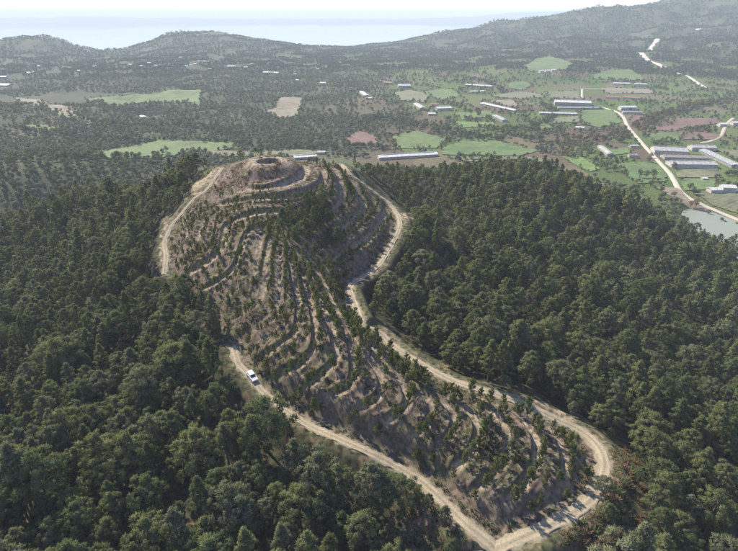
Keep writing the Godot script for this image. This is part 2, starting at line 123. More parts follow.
const BUILDINGS := [
	[10.5, -625.2, 79.9, -642.2, 13, 3.6, "white", "pale", "long white roofed greenhouse just beyond the forested ridge"],
	[-87.1, -623.6, -62.1, -630.0, 11, 3.4, "white", "pale", "low white roofed shed right behind the bare knoll"],
	[-61.5, -650.2, -53.1, -650.5, 8, 3, "pale", "pale", "small pale hut beyond the white shed behind the knoll"],
	[205.8, -1020.6, 247.0, -936.6, 10, 3.6, "white", "pale", "very long narrow white greenhouse beside a brown strip"],
	[224.0, -1312.9, 277.5, -1281.1, 13, 5, "white", "pale", "long white barn at the far valley edge"],
	[216.0, -1210.0, 231.7, -1213.9, 9, 5, "white", "white", "white house before the far long barn"],
	[239.0, -1219.0, 249.9, -1219.6, 9, 4.5, "white", "white", "smaller white house beside the far long barn"],
	[342.5, -1038.3, 404.0, -1024.5, 24, 7, "white", "pale", "large white factory shed with wide pale roof"],
	[328.1, -975.2, 406.4, -974.8, 9, 4, "grey", "pale", "low grey lean-to along the white factory front"],
	[279.7, -915.5, 337.5, -906.8, 10, 4, "white", "pale", "long white shed beside the fallow tan field"],
	[478.4, -1141.8, 503.8, -1130.2, 10, 4.5, "red", "white", "red roofed long house beyond the factory road"],
	[509.5, -1129.5, 538.9, -1110.8, 10, 4.5, "red", "white", "red roofed barn with pale walls, longer of the pair"],
	[574.1, -1338.7, 606.2, -1326.6, 12, 4.5, "white", "white", "white barn on the pale pasture, longer one"],
	[613.6, -1316.8, 637.2, -1308.3, 12, 4.5, "white", "white", "short white barn on the pale pasture"],
	[426.6, -952.2, 452.4, -952.6, 16, 7, "white", "white", "square white building inside the road curve"],
	[414.5, -911.5, 443.6, -906.9, 9, 4, "grey", "pale", "low grey roofed shed fronting the square white building"],
	[344.3, -657.1, 380.2, -648.8, 24, 5.5, "pale", "white", "broad pale roofed farm shed touching the valley road"],
	[395.6, -668.8, 423.6, -665.9, 16, 5, "pale", "white", "pale shed behind the broad farm shed"],
	[341.4, -626.1, 388.7, -620.8, 16, 4, "brown", "pale", "long brown roofed farm shed between two pale sheds"],
	[332.2, -593.4, 380.5, -590.3, 18, 5, "pale", "white", "pale farm shed with dark open bays facing the green plot"],
	[405.9, -656.2, 401.6, -583.1, 12, 4, "grey", "grey", "long grey diagonal shed closing the farm yard"],
	[400.9, -587.5, 407.7, -580.7, 8, 5, "white", "white", "small white block at the end of the diagonal shed"],
	[313.4, -483.0, 323.8, -483.4, 9, 4, "white", "white", "low white bungalow near the river"],
	[327.8, -488.5, 338.5, -486.1, 12, 6, "white", "white", "white two storey house near the river"],
	[335.7, -533.6, 340.8, -533.7, 5, 2.6, "white", "white", "tiny white hut on the green plot"],
	[286.7, -672.4, 282.2, -629.9, 8, 3.6, "pale", "pale", "narrow pale barn set askew by russet trees"],
	[302.4, -627.8, 311.3, -626.9, 8, 4, "brown", "pale", "brown roofed cottage inside the road bend"],
	[324.6, -676.4, 334.9, -677.1, 7, 3.4, "pale", "pale", "pale shed by the valley road hedge"],
	[514.3, -812.3, 524.6, -812.3, 10, 5, "white", "white", "white house at the end of the farm lane"],
	[538.0, -819.9, 554.4, -820.0, 10, 5, "white", "white", "longer white house across the farm lane"],
	[-113.7, -1321.0, -101.0, -1321.4, 14, 7, "white", "white", "lone bright white house among dark groves"],
	[-175.9, -1374.3, -168.7, -1374.4, 9, 5, "white", "white", "small white house on the grove edge"],
	[-15.8, -1190.4, -4.0, -1128.8, 10, 5, "white", "white", "white shed set askew above the olive slope"],
	[-5.8, -1092.1, 7.8, -1092.4, 9, 4, "white", "pale", "low white shed below the askew shed"],
	[65.7, -1286.4, 93.0, -1288.1, 18, 6, "white", "pale", "bright white hall beyond terraced strips"],
	[35.5, -1347.8, 54.1, -1340.2, 10, 5, "red", "pale", "red roofed farmhouse beyond terraced strips"],
	[17.0, -1382.7, 29.1, -1383.5, 10, 5, "red", "white", "small red roofed house near the white hall"],
	[84.5, -1006.6, 92.3, -954.1, 12, 5, "pale", "tan", "tan shed set askew in the farm cluster"],
	[114.8, -956.2, 139.5, -961.6, 16, 6, "white", "pale", "wide white shed in the farm cluster"],
	[96.0, -904.6, 107.4, -904.5, 10, 4, "white", "pale", "small white shed below the farm cluster"],
	[109.0, -1000.6, 123.4, -1000.7, 10, 5, "red", "white", "red roofed house of the farm cluster"],
	[-857.7, -1322.7, -827.6, -1315.0, 22, 7, "white", "white", "large white hall beside the far groves"],
	[-909.9, -1416.9, -895.4, -1417.4, 14, 6, "white", "white", "white block behind the large white hall"],
	[-935.1, -1547.6, -909.7, -1560.3, 16, 6, "white", "pale", "long white hall far in the plain"],
	[296.4, -789.4, 306.4, -785.2, 9, 4, "white", "white", "small white farmhouse amid the river trees"],
	[-352.8, -863.2, -344.2, -850.4, 7, 4, "white", "white", "tiny white house in the olive groves"],
	[200.4, -882.4, 206.4, -839.0, 10, 4, "grey", "pale", "grey roofed barn set askew by the hedge"],
	[442.5, -1495.6, 453.4, -1497.4, 12, 6, "white", "white", "white house on the hill spur clearing"],
	[460.1, -1502.6, 471.1, -1504.2, 12, 6, "white", "white", "second white house on the hill spur clearing"],
	[478.2, -1510.7, 489.1, -1511.8, 12, 6, "white", "white", "third white house on the hill spur clearing"],
	[-290.8, -1592.5, -246.1, -1570.8, 16, 6, "white", "pale", "long white shed far in the grove plain"],
	[-417.6, -1709.4, -392.7, -1703.6, 14, 6, "white", "white", "white hall at the far village edge"]]
const VILLAGE := [-730.6, -2060.1, -678.0, -1946.7, -697.5, -2057.4, -616.7, -1850.5, -624.8, -1927.5, -532.3, -1677.4, -521.6, -1690.6, -504.8, -1683.1, -540.4, -1840.7, -495.7, -1746.5, -453.3, -1642.4, -653.0, -1721.5, -603.4, -1639.7, -466.9, -1839.1, -394.6, -1768.0, -352.3, -1649.8, -350.6, -1730.0, -634.4, -1615.8, -710.8, -1724.3, -689.5, -1592.7, -792.6, -1667.6, -779.0, -1548.0, -354.4, -1848.7, -297.6, -1735.7, -193.2, -1742.8, -144.7, -1633.4, -90.3, -1801.1, -198.2, -1537.3, -924.2, -1726.8, -951.9, -1668.0]
const GULLY_PINES := [-27.8, -178.0, -24.6, -186.6, -20.0, -186.9, -16.8, -200.0, -13.3, -190.4, -20.8, -176.9, -18.6, -204.4, -24.6, -171.3, -28.9, -171.2, -10.2, -178.7, -8.1, -171.0, -15.4, -210.6, -19.4, -193.6, -22.9, -180.4, -12.2, -184.1, -15.7, -194.0, -7.6, -177.8, -26.4, -175.3, -23.0, -193.3, -20.4, -197.5, -18.1, -186.0, -11.7, -188.4, -9.3, -173.7, -15.7, -182.3]
const CRATER := [-41.6, -222.8]
const CAR := [-30.9, -115.6]

const RIVER_HALF := [3.0, 9.0, 14.0, 18.0, 22.0]
const CAM_Y := 200.0
const CAM_PITCH := 25.8
const SV := 0.85
const V0 := -0.68
const V1 := 3.48
const TH := 1.1
const NTH := 181
const NV := 231
const NX0 := -100.0
const NZ0 := -275.0
const NRES := 0.32
const NNX := 532
const NNZ := 672
const MX0 := -420.0
const MZ0 := -480.0
const MRES := 2.0
const MNX := 420
const MNZ := 225
const FX0 := -1800.0
const FZ0 := -2500.0
const FRES := 8.0
const FNX := 450
const FNZ := 270

var rng := RandomNumberGenerator.new()
var used := {}
var base_grid := PackedFloat32Array()
var near_dh := PackedFloat32Array()      # cut and fill of terraces, tracks and the pit
var near_bench := PackedFloat32Array()   # 0..1 bare trodden bench soil
var near_cut := PackedFloat32Array()     # 0..1 raw earth of the cut bank
var near_track := PackedFloat32Array()   # metres to the nearest track centre
var land := PackedByteArray()            # 1 forest 2 planted 3 bare sand 4 scrub
var far_use := PackedByteArray()         # 1 field 2 road or yard
var n_fine := FastNoiseLite.new()
var n_mid := FastNoiseLite.new()
var n_big := FastNoiseLite.new()
var n_hill := FastNoiseLite.new()
var n_plot := FastNoiseLite.new()      # one value for each farm plot
var n_hedge := FastNoiseLite.new()     # small along plot borders
var mats := {}
var t_start := 0

func say(s: String) -> void:
	print("%6.1f s  %s" % [(Time.get_ticks_msec() - t_start) / 1000.0, s])

# ---------------------------------------------------------------- naming
func numbered(called: String) -> String:
	var n: int = used.get(called, -1) + 1
	used[called] = n
	return called if n == 0 else "%s_%03d" % [called, n]

func tag(o: Node, label: String, category := "", group := "", kind := "") -> void:
	if label: o.set_meta("label", label)
	if category: o.set_meta("category", category)
	if group: o.set_meta("group", group)
	if kind: o.set_meta("kind", kind)

func thing(called: String, at: Vector3, turn := 0.0) -> Node3D:
	var o := Node3D.new()
	o.name = numbered(called)
	add_child(o)
	o.position = at
	o.rotation.y = turn
	return o

func piece(called: String, mesh: Mesh, m: Material, parent: Node) -> MeshInstance3D:
	var o := MeshInstance3D.new()
	o.name = called if parent != self else numbered(called)
	o.mesh = mesh
	if m: o.material_override = m
	parent.add_child(o, true)
	return o

func lin(r: float, g: float, b: float) -> Color:
	return Color(r, g, b).linear_to_srgb()

# ---------------------------------------------------------------- textures and materials
func noise_image(seed_: int, freq: float, lo: float, hi: float, size := 512, octaves := 5) -> ImageTexture:
	var n := FastNoiseLite.new()
	n.seed = seed_
	n.frequency = freq
	n.fractal_octaves = octaves
	n.noise_type = FastNoiseLite.TYPE_SIMPLEX_SMOOTH
	var im := n.get_seamless_image(size, size)
	im.convert(Image.FORMAT_RGB8)
	for y in size:
		for x in size:
			var v := lo + (hi - lo) * im.get_pixel(x, y).r
			im.set_pixel(x, y, Color(v, v, v))
	im.generate_mipmaps()
	return ImageTexture.create_from_image(im)

func streak_image(seed_: int) -> ImageTexture:
	var n := FastNoiseLite.new()
	n.seed = seed_
	n.frequency = 0.03
	var im := Image.create_empty(256, 256, false, Image.FORMAT_RGB8)
	for y in 256:
		for x in 256:
			var row := 0.5 + 0.5 * sin(y * TAU / 16.0)
			var v := 0.80 + 0.10 * row + 0.16 * n.get_noise_2d(x * 0.25, y * 2.0) + 0.16 * n.get_noise_2d(x * 0.8 + 400.0, y * 0.8)
			im.set_pixel(x, y, Color(v, v, v))
	im.generate_mipmaps()
	return ImageTexture.create_from_image(im)

func mat(key: String, c: Color, rough := 0.9, tex: Texture2D = null, metres := 0.0) -> StandardMaterial3D:
	if mats.has(key): return mats[key]
	var m := StandardMaterial3D.new()
	m.albedo_color = c
	m.roughness = rough
	if tex:
		m.albedo_texture = tex
		if metres > 0.0:
			m.uv1_triplanar = true
			m.uv1_world_triplanar = true
			m.uv1_scale = Vector3.ONE / metres
	mats[key] = m
	return m

func leaf_mat(key: String, c: Color, back := 0.9) -> StandardMaterial3D:
	if mats.has(key): return mats[key]
	var m := StandardMaterial3D.new()
	m.albedo_color = c
	m.vertex_color_use_as_albedo = true
	m.roughness = 0.75
	m.metallic_specular = 0.2
	m.cull_mode = BaseMaterial3D.CULL_DISABLED
	m.backlight_enabled = true
	m.backlight = Color(back, back, back * 0.7)
	mats[key] = m
	return m

# ---------------------------------------------------------------- the shape of the land
func build_base() -> void:
	var n := SURVEY.size() / 3
	var su := PackedFloat64Array(); var sv := PackedFloat64Array()
	for i in n:
		var x: float = SURVEY[3 * i]; var z: float = SURVEY[3 * i + 1]
		su.append(clampf(atan2(x, -z), -TH, TH))
		sv.append(SV * log(maxf(sqrt(x * x + z * z), 45.0) / 100.0))
	var w := n + 3
	var a := PackedFloat64Array(); a.resize(w * (w + 1))
	for i in n:
		for j in n:
			a[i * (w + 1) + j] = -sqrt((su[i] - su[j]) ** 2 + (sv[i] - sv[j]) ** 2 + 0.0081)
		a[i * (w + 1) + i] -= 1e-4
		var tail := [1.0, su[i], sv[i]]
		for k in 3:
			a[i * (w + 1) + n + k] = tail[k]
			a[(n + k) * (w + 1) + i] = tail[k]
		a[i * (w + 1) + w] = SURVEY[3 * i + 2]
	for c in w:
		var p := c
		for r in range(c + 1, w):
			if absf(a[r * (w + 1) + c]) > absf(a[p * (w + 1) + c]): p = r
		if p != c:
			for k in range(c, w + 1):
				var t := a[c * (w + 1) + k]; a[c * (w + 1) + k] = a[p * (w + 1) + k]; a[p * (w + 1) + k] = t
		var d := a[c * (w + 1) + c]
		for r in range(c + 1, w):
			var f := a[r * (w + 1) + c] / d
			if f != 0.0:
				for k in range(c, w + 1): a[r * (w + 1) + k] -= f * a[c * (w + 1) + k]
	var wt := PackedFloat64Array(); wt.resize(w)
	for c in range(w - 1, -1, -1):
		var s := a[c * (w + 1) + w]
		for k in range(c + 1, w): s -= a[c * (w + 1) + k] * wt[k]
		wt[c] = s / a[c * (w + 1) + c]
	base_grid.resize(NTH * NV)
	for i in NTH:
		var th := -TH + 2.0 * TH * i / (NTH - 1)
		for j in NV:
			var v := V0 + (V1 - V0) * j / (NV - 1)
			var s := wt[n] + wt[n + 1] * th + wt[n + 2] * v
			for k in n:
				var p := th - su[k]; var q := v - sv[k]
				s -= wt[k] * sqrt(p * p + q * q + 0.0081)
			base_grid[i * NV + j] = s

func base_h(x: float, z: float) -> float:
	var a := (clampf(atan2(x, -z), -TH, TH) + TH) * (NTH - 1) / (2.0 * TH)
	var b := clampf((SV * log(maxf(sqrt(x * x + z * z), 45.0) * 0.01) - V0) * (NV - 1) / (V1 - V0), 0.0, NV - 1.001)
	var i := mini(int(a), NTH - 2); var j := int(b)
	a -= i; b -= j
	var k := i * NV + j
	var p := base_grid[k] + (base_grid[k + 1] - base_grid[k]) * b
	var q := base_grid[k + NV] + (base_grid[k + NV + 1] - base_grid[k + NV]) * b
	return p + (q - p) * a

func near_at(g: PackedFloat32Array, x: float, z: float, otherwise: float) -> float:
	var a := (x - NX0) / NRES; var b := (z - NZ0) / NRES
	if a < 0.0 or b < 0.0 or a >= NNX - 1 or b >= NNZ - 1: return otherwise
	var i := int(a); var j := int(b)
	a -= i; b -= j
	var k := j * NNX + i
	var p := g[k] + (g[k + 1] - g[k]) * a
	var q := g[k + NNX] + (g[k + NNX + 1] - g[k + NNX]) * a
	return p + (q - p) * b

func land_at(x: float, z: float) -> int:
	var i := int((x - MX0) / MRES); var j := int((z - MZ0) / MRES)
	if i < 0 or j < 0 or i >= MNX or j >= MNZ: return 0
	return land[j * MNX + i]

func far_at(x: float, z: float) -> int:
	var i := int((x - FX0) / FRES); var j := int((z - FZ0) / FRES)
	if i < 0 or j < 0 or i >= FNX or j >= FNZ: return 0
	return far_use[j * FNX + i]

func ground(x: float, z: float) -> float:
	var r := sqrt(x * x + z * z)
	var h := base_h(x, z)
	if r < 480.0:
		h += near_at(near_dh, x, z, 0.0)
		var tr := near_at(near_track, x, z, 9.0)
		h += 0.13 * n_fine.get_noise_2d(x, z) * smoothstep(1.6, 4.0, tr)
		h += (0.22 if land_at(x, z) == 2 else 0.6) * n_mid.get_noise_2d(x, z) * smoothstep(2.5, 8.0, tr) * smoothstep(480.0, 380.0, r)
	if r > 700.0 and h > 48.0:
		h += lerpf(13.0, 46.0, smoothstep(0.02, 0.3, atan2(x, -z))) * n_hill.get_noise_2d(x, z) * smoothstep(1600.0, 2500.0, r) + lerpf(3.0, 15.0, smoothstep(0.0, -0.25, atan2(x, -z))) * n_big.get_noise_2d(x * 0.8, z * 0.8) * smoothstep(700.0, 1100.0, r)
	if x > 180.0 and r > 330.0 and r < 640.0:
		for k in RIVER_LINE.size() / 2 - 1:
			var a := Vector2(RIVER_LINE[2 * k], RIVER_LINE[2 * k + 1]); var b := Vector2(RIVER_LINE[2 * k + 2], RIVER_LINE[2 * k + 3])
			var t := clampf((Vector2(x, z) - a).dot(b - a) / (b - a).length_squared(), 0.0, 1.0)
			var half := lerpf(RIVER_HALF[k], RIVER_HALF[k + 1], t)
			h = lerpf(h, minf(h, 45.6), 1.0 - smoothstep(half, half + 9.0, Vector2(x, z).distance_to(a.lerp(b, t))))
	return h

func pairs(l: Array) -> PackedVector2Array:
	var p := PackedVector2Array()
	for i in l.size() / 2: p.append(Vector2(l[2 * i], l[2 * i + 1]))
	return p

func smooth_line(l: Array, step: float) -> PackedVector2Array:
	var c := Curve2D.new()
	var p := pairs(l)
	for i in p.size():
		var a := p[maxi(i - 1, 0)]; var b := p[mini(i + 1, p.size() - 1)]
		var t := (b - a) / 6.0
		c.add_point(p[i], -t, t)
	c.bake_interval = step * 0.5
	var out := PackedVector2Array()
	var n := maxi(2, int(c.get_baked_length() / step))
	for i in n + 1: out.append(c.sample_baked(c.get_baked_length() * i / n, true))
	return out

func fill_poly(g: PackedByteArray, poly: PackedVector2Array, x0: float, z0: float, res: float, nx: int, nz: int, value: int) -> PackedByteArray:
	for j in nz:
		var z := z0 + (j + 0.5) * res
		var xs := []
		for k in poly.size():
			var a := poly[k]; var b := poly[(k + 1) % poly.size()]
			if (a.y > z) != (b.y > z): xs.append(a.x + (z - a.y) / (b.y - a.y) * (b.x - a.x))
		xs.sort()
		for m in xs.size() / 2:
			for i in range(maxi(0, int(ceil((xs[2 * m] - x0) / res - 0.5))), mini(nx, int(ceil((xs[2 * m + 1] - x0) / res - 0.5)))):
				g[j * nx + i] = value
	return g

func cut_terraces() -> void:
	var total := NNX * NNZ
	near_dh.resize(total); near_bench.resize(total); near_cut.resize(total); near_track.resize(total)
	near_track.fill(99.0)
	var best := PackedFloat32Array(); best.resize(total); best.fill(99.0)
	for li in TERRACES.size():
		var p := smooth_line(TERRACES[li], 0.4)
		var height := 1.4 + 0.5 * fposmod(li * 0.618, 1.0)
		var wide := 1.45 if li in [0, 1, 2, 20, 21, 22] else (0.95 if li < 11 or li > 14 else 0.8)
		var up := 0.0
		for i in range(1, p.size(), 6):
			var t := (p[i] - p[i - 1]).normalized(); var q := Vector2(-t.y, t.x)
			up += base_h(p[i].x + q.x * 3.0, p[i].y + q.y * 3.0) - base_h(p[i].x - q.x * 3.0, p[i].y - q.y * 3.0)
		for i in p.size():
			var t := (p[mini(i + 2, p.size() - 1)] - p[maxi(i - 2, 0)]).normalized()
			var q := Vector2(-t.y, t.x) * (1.0 if up >= 0.0 else -1.0)
			var fade := smoothstep(0.0, 10.0, minf(i, p.size() - 1 - i)) * (0.8 + 0.3 * n_mid.get_noise_2d(p[i].x * 3.0, p[i].y * 3.0))
			var ci := int((p[i].x - NX0) / NRES); var cj := int((p[i].y - NZ0) / NRES)
			for j in range(maxi(0, cj - 16), mini(NNZ, cj + 17)):
				for k in range(maxi(0, ci - 16), mini(NNX, ci + 17)):
					var d := Vector2(NX0 + k * NRES, NZ0 + j * NRES) - p[i]
					var dist := d.length()
					var at := j * NNX + k
					if dist < best[at] and dist < 4.9:
						best[at] = dist
						var s := d.dot(q) / wide
						var dh := 0.0
						if s > 0.0: dh = (smoothstep(0.0, 0.65, s) * 1.0 - 0.42) * (1.0 - smoothstep(0.7, 3.2, s))
						else: dh = -0.4 * (1.0 - smoothstep(0.4, 2.4, -s)) + 0.2 * smoothstep(1.8, 2.5, -s) * (1.0 - smoothstep(2.6, 3.2, -s))
						near_dh[at] = dh * height * fade * (0.6 + 0.4 * wide)
						near_bench[at] = fade * smoothstep(0.3, 0.0, s) * (1.0 - smoothstep(1.6, 2.2, -s))
						near_cut[at] = fade * smoothstep(-0.1, 0.2, s) * (1.0 - smoothstep(0.9, 1.5, s))
	# the dug pit on the summit, with its thrown-up rim
	var c := Vector2(CRATER[0], CRATER[1])
	var top := base_h(c.x, c.y) + 0.35
	for j in NNZ:
		for k in NNX:
			var d := Vector2(NX0 + k * NRES, NZ0 + j * NRES).distance_to(c)
			if d < 16.0:
				var at := j * NNX + k
				near_dh[at] = lerpf(near_dh[at], top - base_h(NX0 + k * NRES, NZ0 + j * NRES), 1.0 - smoothstep(7.0, 15.0, d))
				near_dh[at] += -6.0 * (1.0 - smoothstep(4.0, 4.9, d)) + 0.3 * smoothstep(4.6, 5.4, d) * (1.0 - smoothstep(5.4, 9.5, d))
				near_cut[at] = maxf(near_cut[at], 1.0 - smoothstep(4.4, 5.2, d))
	# level the tracks into the slope
	var tb := PackedFloat32Array(); tb.resize(total); tb.fill(99.0)
	var want := PackedFloat32Array(); want.resize(total)
	for tr in TRACKS:
		var p := smooth_line(tr[3], 0.5)
		var hs := track_levels(p)
		var half: float = tr[2] * 0.5
		for i in p.size():
			var ci := int((p[i].x - NX0) / NRES); var cj := int((p[i].y - NZ0) / NRES)
			for j in range(maxi(0, cj - 26), mini(NNZ, cj + 27)):
				for k in range(maxi(0, ci - 26), mini(NNX, ci + 27)):
					var dist := Vector2(NX0 + k * NRES, NZ0 + j * NRES).distance_to(p[i])
					var at := j * NNX + k
					if dist < tb[at]:
						tb[at] = dist
						want[at] = hs[i]
						near_track[at] = maxf(0.0, dist - half + 1.4)
	for j in NNZ:
		for k in NNX:
			var at := j * NNX + k
			if tb[at] < 8.2:
				var share := 1.0 - smoothstep(3.2, 6.8, near_track[at])
				near_dh[at] = lerpf(near_dh[at], want[at] - 0.12 - base_h(NX0 + k * NRES, NZ0 + j * NRES), share)
				near_bench[at] *= 1.0 - share
				near_cut[at] *= 1.0 - share

func track_levels(p: PackedVector2Array) -> PackedFloat32Array:
	var hs := PackedFloat32Array()
	for q in p: hs.append(base_h(q.x, q.y))
	for pass_ in 40:
		for i in range(1, hs.size() - 1): hs[i] = (hs[i - 1] + hs[i] * 2.0 + hs[i + 1]) * 0.25
	return hs

func map_land() -> void:
	land.resize(MNX * MNZ)
	land = fill_poly(land, pairs(FOREST_A), MX0, MZ0, MRES, MNX, MNZ, 1)
	land = fill_poly(land, pairs(FOREST_B), MX0, MZ0, MRES, MNX, MNZ, 1)
	land = fill_poly(land, pairs(PLANTED), MX0, MZ0, MRES, MNX, MNZ, 2)
	for s in SCRUB: land = fill_poly(land, pairs(s), MX0, MZ0, MRES, MNX, MNZ, 4)
	for s in BARE: land = fill_poly(land, pairs(s), MX0, MZ0, MRES, MNX, MNZ, 3)
	far_use.resize(FNX * FNZ)
	for f in FIELDS: far_use = fill_poly(far_use, pairs(f[2]), FX0, FZ0, FRES, FNX, FNZ, 1)
	for r in ROADS:
		for p in smooth_line(r[3], 5.0): far_mark(p, r[2] * 0.5 + 2.0)
	for b in BUILDINGS:
		var a := Vector2(b[0], b[1]); var c := Vector2(b[2], b[3])
		for k in 13: far_mark(a.lerp(c, k / 12.0), b[4] * 0.5 + 5.0)
	for k in VILLAGE.size() / 2: far_mark(Vector2(VILLAGE[2 * k], VILLAGE[2 * k + 1]), 10.0)

func far_mark(p: Vector2, rad: float) -> void:
	var n := int(ceil(rad / FRES))
	var ci := int((p.x - FX0) / FRES); var cj := int((p.y - FZ0) / FRES)
	for j in range(maxi(0, cj - n), mini(FNZ, cj + n + 1)):
		for i in range(maxi(0, ci - n), mini(FNX, ci + n + 1)):
			if Vector2(FX0 + (i + 0.5) * FRES, FZ0 + (j + 0.5) * FRES).distance_to(p) < rad + 3.0: far_use[j * FNX + i] = 2

func soil(x: float, z: float, r: float) -> Color:
	# linear base colour of the ground matter
	var f := n_fine.get_noise_2d(x * 0.7, z * 0.7)
	var m := n_mid.get_noise_2d(x + 300.0, z)
	var b := n_big.get_noise_2d(x, z + 900.0)
	if r < 480.0:
		var use := land_at(x, z)
		var c := Color(0.055, 0.055, 0.032)
		if use == 2:
			c = Color(0.158, 0.125, 0.095).lerp(Color(0.118, 0.108, 0.066), smoothstep(-0.1, 0.45, f + 0.7 * m))
			var d := Vector2(x - CRATER[0], z - CRATER[1]).length()
			if d < 34.0:
				c = c.lerp(Color(0.175, 0.132, 0.112).lerp(Color(0.14, 0.126, 0.082), smoothstep(0.0, 0.4, f)), 1.0 - smoothstep(14.0, 34.0, d))
				c = c.lerp(Color(0.285, 0.24, 0.175), (1.0 - smoothstep(7.0, 12.0, d + 3.0 * m)) * smoothstep(4.4, 5.0, d) * 0.8)
			c = c.lerp(Color(0.315, 0.26, 0.193), near_at(near_bench, x, z, 0.0) * (0.75 + 0.25 * f))
		elif use == 3:
			c = Color(0.30, 0.25, 0.17).lerp(Color(0.165, 0.14, 0.088), smoothstep(-0.2, 0.35, f + m))
		elif use == 4:
			c = Color(0.19, 0.135, 0.1).lerp(Color(0.11, 0.107, 0.052), smoothstep(-0.1, 0.3, f + m))
		elif use == 0:
			c = Color(0.075, 0.082, 0.043).lerp(Color(0.15, 0.13, 0.08), smoothstep(-0.1, 0.6, b + f + m))
		else:
			c = c.lerp(Color(0.10, 0.08, 0.052), smoothstep(0.1, 0.5, f + m))
		var t := near_at(near_track, x, z, 9.0)
		if t < 4.0 and use != 1: c = c.lerp(Color(0.24, 0.2, 0.14), (1.0 - smoothstep(1.2, 2.3, t + 0.8 * f)) * 0.7)
		return c
	var v := Color(0.115, 0.13, 0.065).lerp(Color(0.175, 0.16, 0.10), smoothstep(-0.25, 0.35, b + 0.4 * m))
	v = v.lerp(Color(0.20, 0.13, 0.095), smoothstep(0.35, 0.5, n_big.get_noise_2d(x + 2000.0, z)) * 0.6)
	var plot := n_plot.get_noise_2d(x, z * 0.75)
	var plots := [Color(0.088, 0.15, 0.034), Color(0.135, 0.155, 0.06), Color(0.17, 0.145, 0.09), Color(0.105, 0.165, 0.042), Color(0.13, 0.095, 0.066), Color(0.082, 0.125, 0.036)]
	v = v * 0.8
	v = v.lerp(plots[clampi(int((plot * 0.5 + 0.5) * 6.0), 0, 5)], 0.75 * smoothstep(-0.15, 0.1, atan2(x, -z)))
	var wild := Color(0.075, 0.087, 0.05).lerp(Color(0.108, 0.115, 0.07), smoothstep(0.05, 0.5, b + 0.3 * m))
	return v.lerp(wild, maxf(smoothstep(1500.0, 2300.0, r), 0.95 * smoothstep(0.12, -0.12, atan2(x, -z) + 0.2 * b)))

func build_terrain() -> void:
	var rad := PackedFloat32Array([12.0, 30.0, 45.0, 55.0])
	while rad[-1] < 66.0: rad.append(rad[-1] + 1.0)
	while rad[-1] < 254.0: rad.append(rad[-1] + 0.36)
	while rad[-1] < 5500.0: rad.append(rad[-1] * 1.0135)
	var ang := PackedFloat32Array()
	var d := -180.0
	while d < 180.01:
		ang.append(deg_to_rad(d))
		var s := absf(d + 0.01)
		d += 8.0 if s > 60.5 else (0.5 if s > 40.5 else 0.12)
	ang[-1] = PI
	var nr := rad.size(); var na := ang.size()
	say("terrain %d x %d" % [nr, na])
	var v := PackedVector3Array(); v.resize(nr * na)
	var col := PackedColorArray(); col.resize(nr * na)
	for i in nr:
		var r := rad[i]
		for j in na:
			var x := r * sin(ang[j]); var z := -r * cos(ang[j])
			v[i * na + j] = Vector3(x, ground(x, z), z)
			col[i * na + j] = soil(x, z, r)
	say("heights")
	var nm := PackedVector3Array(); nm.resize(nr * na)
	for i in nr:
		for j in na:
			var e := v[i * na + mini(j + 1, na - 1)] - v[i * na + maxi(j - 1, 0)]
			var f := v[mini(i + 1, nr - 1) * na + j] - v[maxi(i - 1, 0) * na + j]
			nm[i * na + j] = e.cross(f).normalized() * (1.0 if e.cross(f).y > 0.0 else -1.0)
	var ix := PackedInt32Array(); ix.resize((nr - 1) * (na - 1) * 6)
	var k := 0
	for i in nr - 1:
		for j in na - 1:
			var a := i * na + j
			ix[k] = a; ix[k + 1] = a + na; ix[k + 2] = a + 1
			ix[k + 3] = a + 1; ix[k + 4] = a + na; ix[k + 5] = a + na + 1
			k += 6
	var arr := []; arr.resize(Mesh.ARRAY_MAX)
	arr[Mesh.ARRAY_VERTEX] = v; arr[Mesh.ARRAY_NORMAL] = nm; arr[Mesh.ARRAY_COLOR] = col; arr[Mesh.ARRAY_INDEX] = ix
	var mesh := ArrayMesh.new()
	mesh.add_surface_from_arrays(Mesh.PRIMITIVE_TRIANGLES, arr)
	var m := mat("earth", Color.WHITE, 0.95, noise_image(5, 0.022, 0.35, 1.35), 21.0)
	m.vertex_color_use_as_albedo = true
	m.metallic_specular = 0.2
	tag(piece("ground", mesh, m, self), "terraced knoll, wooded slopes, valley floor and far hills", "", "", "structure")

# a strip of road that follows the ground; columns: offset across (share of half width), drop, linear colour
func ribbon(p: PackedVector2Array, hs: PackedFloat32Array, half: float, cols: Array, wobble: float, grow := [1.0, 1.0]) -> ArrayMesh:
	var st := SurfaceTool.new()
	st.begin(Mesh.PRIMITIVE_TRIANGLES)
	var n := cols.size()
	for i in p.size():
		var t := (p[mini(i + 1, p.size() - 1)] - p[maxi(i - 1, 0)]).normalized()
		var q := Vector2(-t.y, t.x)
		for c in n:
			var edge := 1.0 + (wobble * n_fine.get_noise_2d(p[i].x * 1.3 + c * 37.0, p[i].y * 1.3) if c == 0 or c == n - 1 else 0.0)
			var w: Vector2 = p[i] + q * half * lerpf(grow[0], grow[1], smoothstep(0.3, 1.0, float(i) / p.size())) * cols[c][0] * edge
			var mixed: Color = cols[c][2]
			mixed = mixed * (1.0 + 0.22 * n_fine.get_noise_2d(w.x * 0.9, w.y * 0.9))
			mixed.a = 1.0
			st.set_color(mixed)
			st.set_uv(Vector2(w.x, w.y) / 9.0)
			st.add_vertex(Vector3(w.x, hs[i] + cols[c][1], w.y))
	for i in p.size() - 1:
		for c in n - 1:
			var a := i * n + c
			for k in [a, a + 1, a + n, a + 1, a + n + 1, a + n]: st.add_index(k)
	st.generate_normals()
	return st.commit()

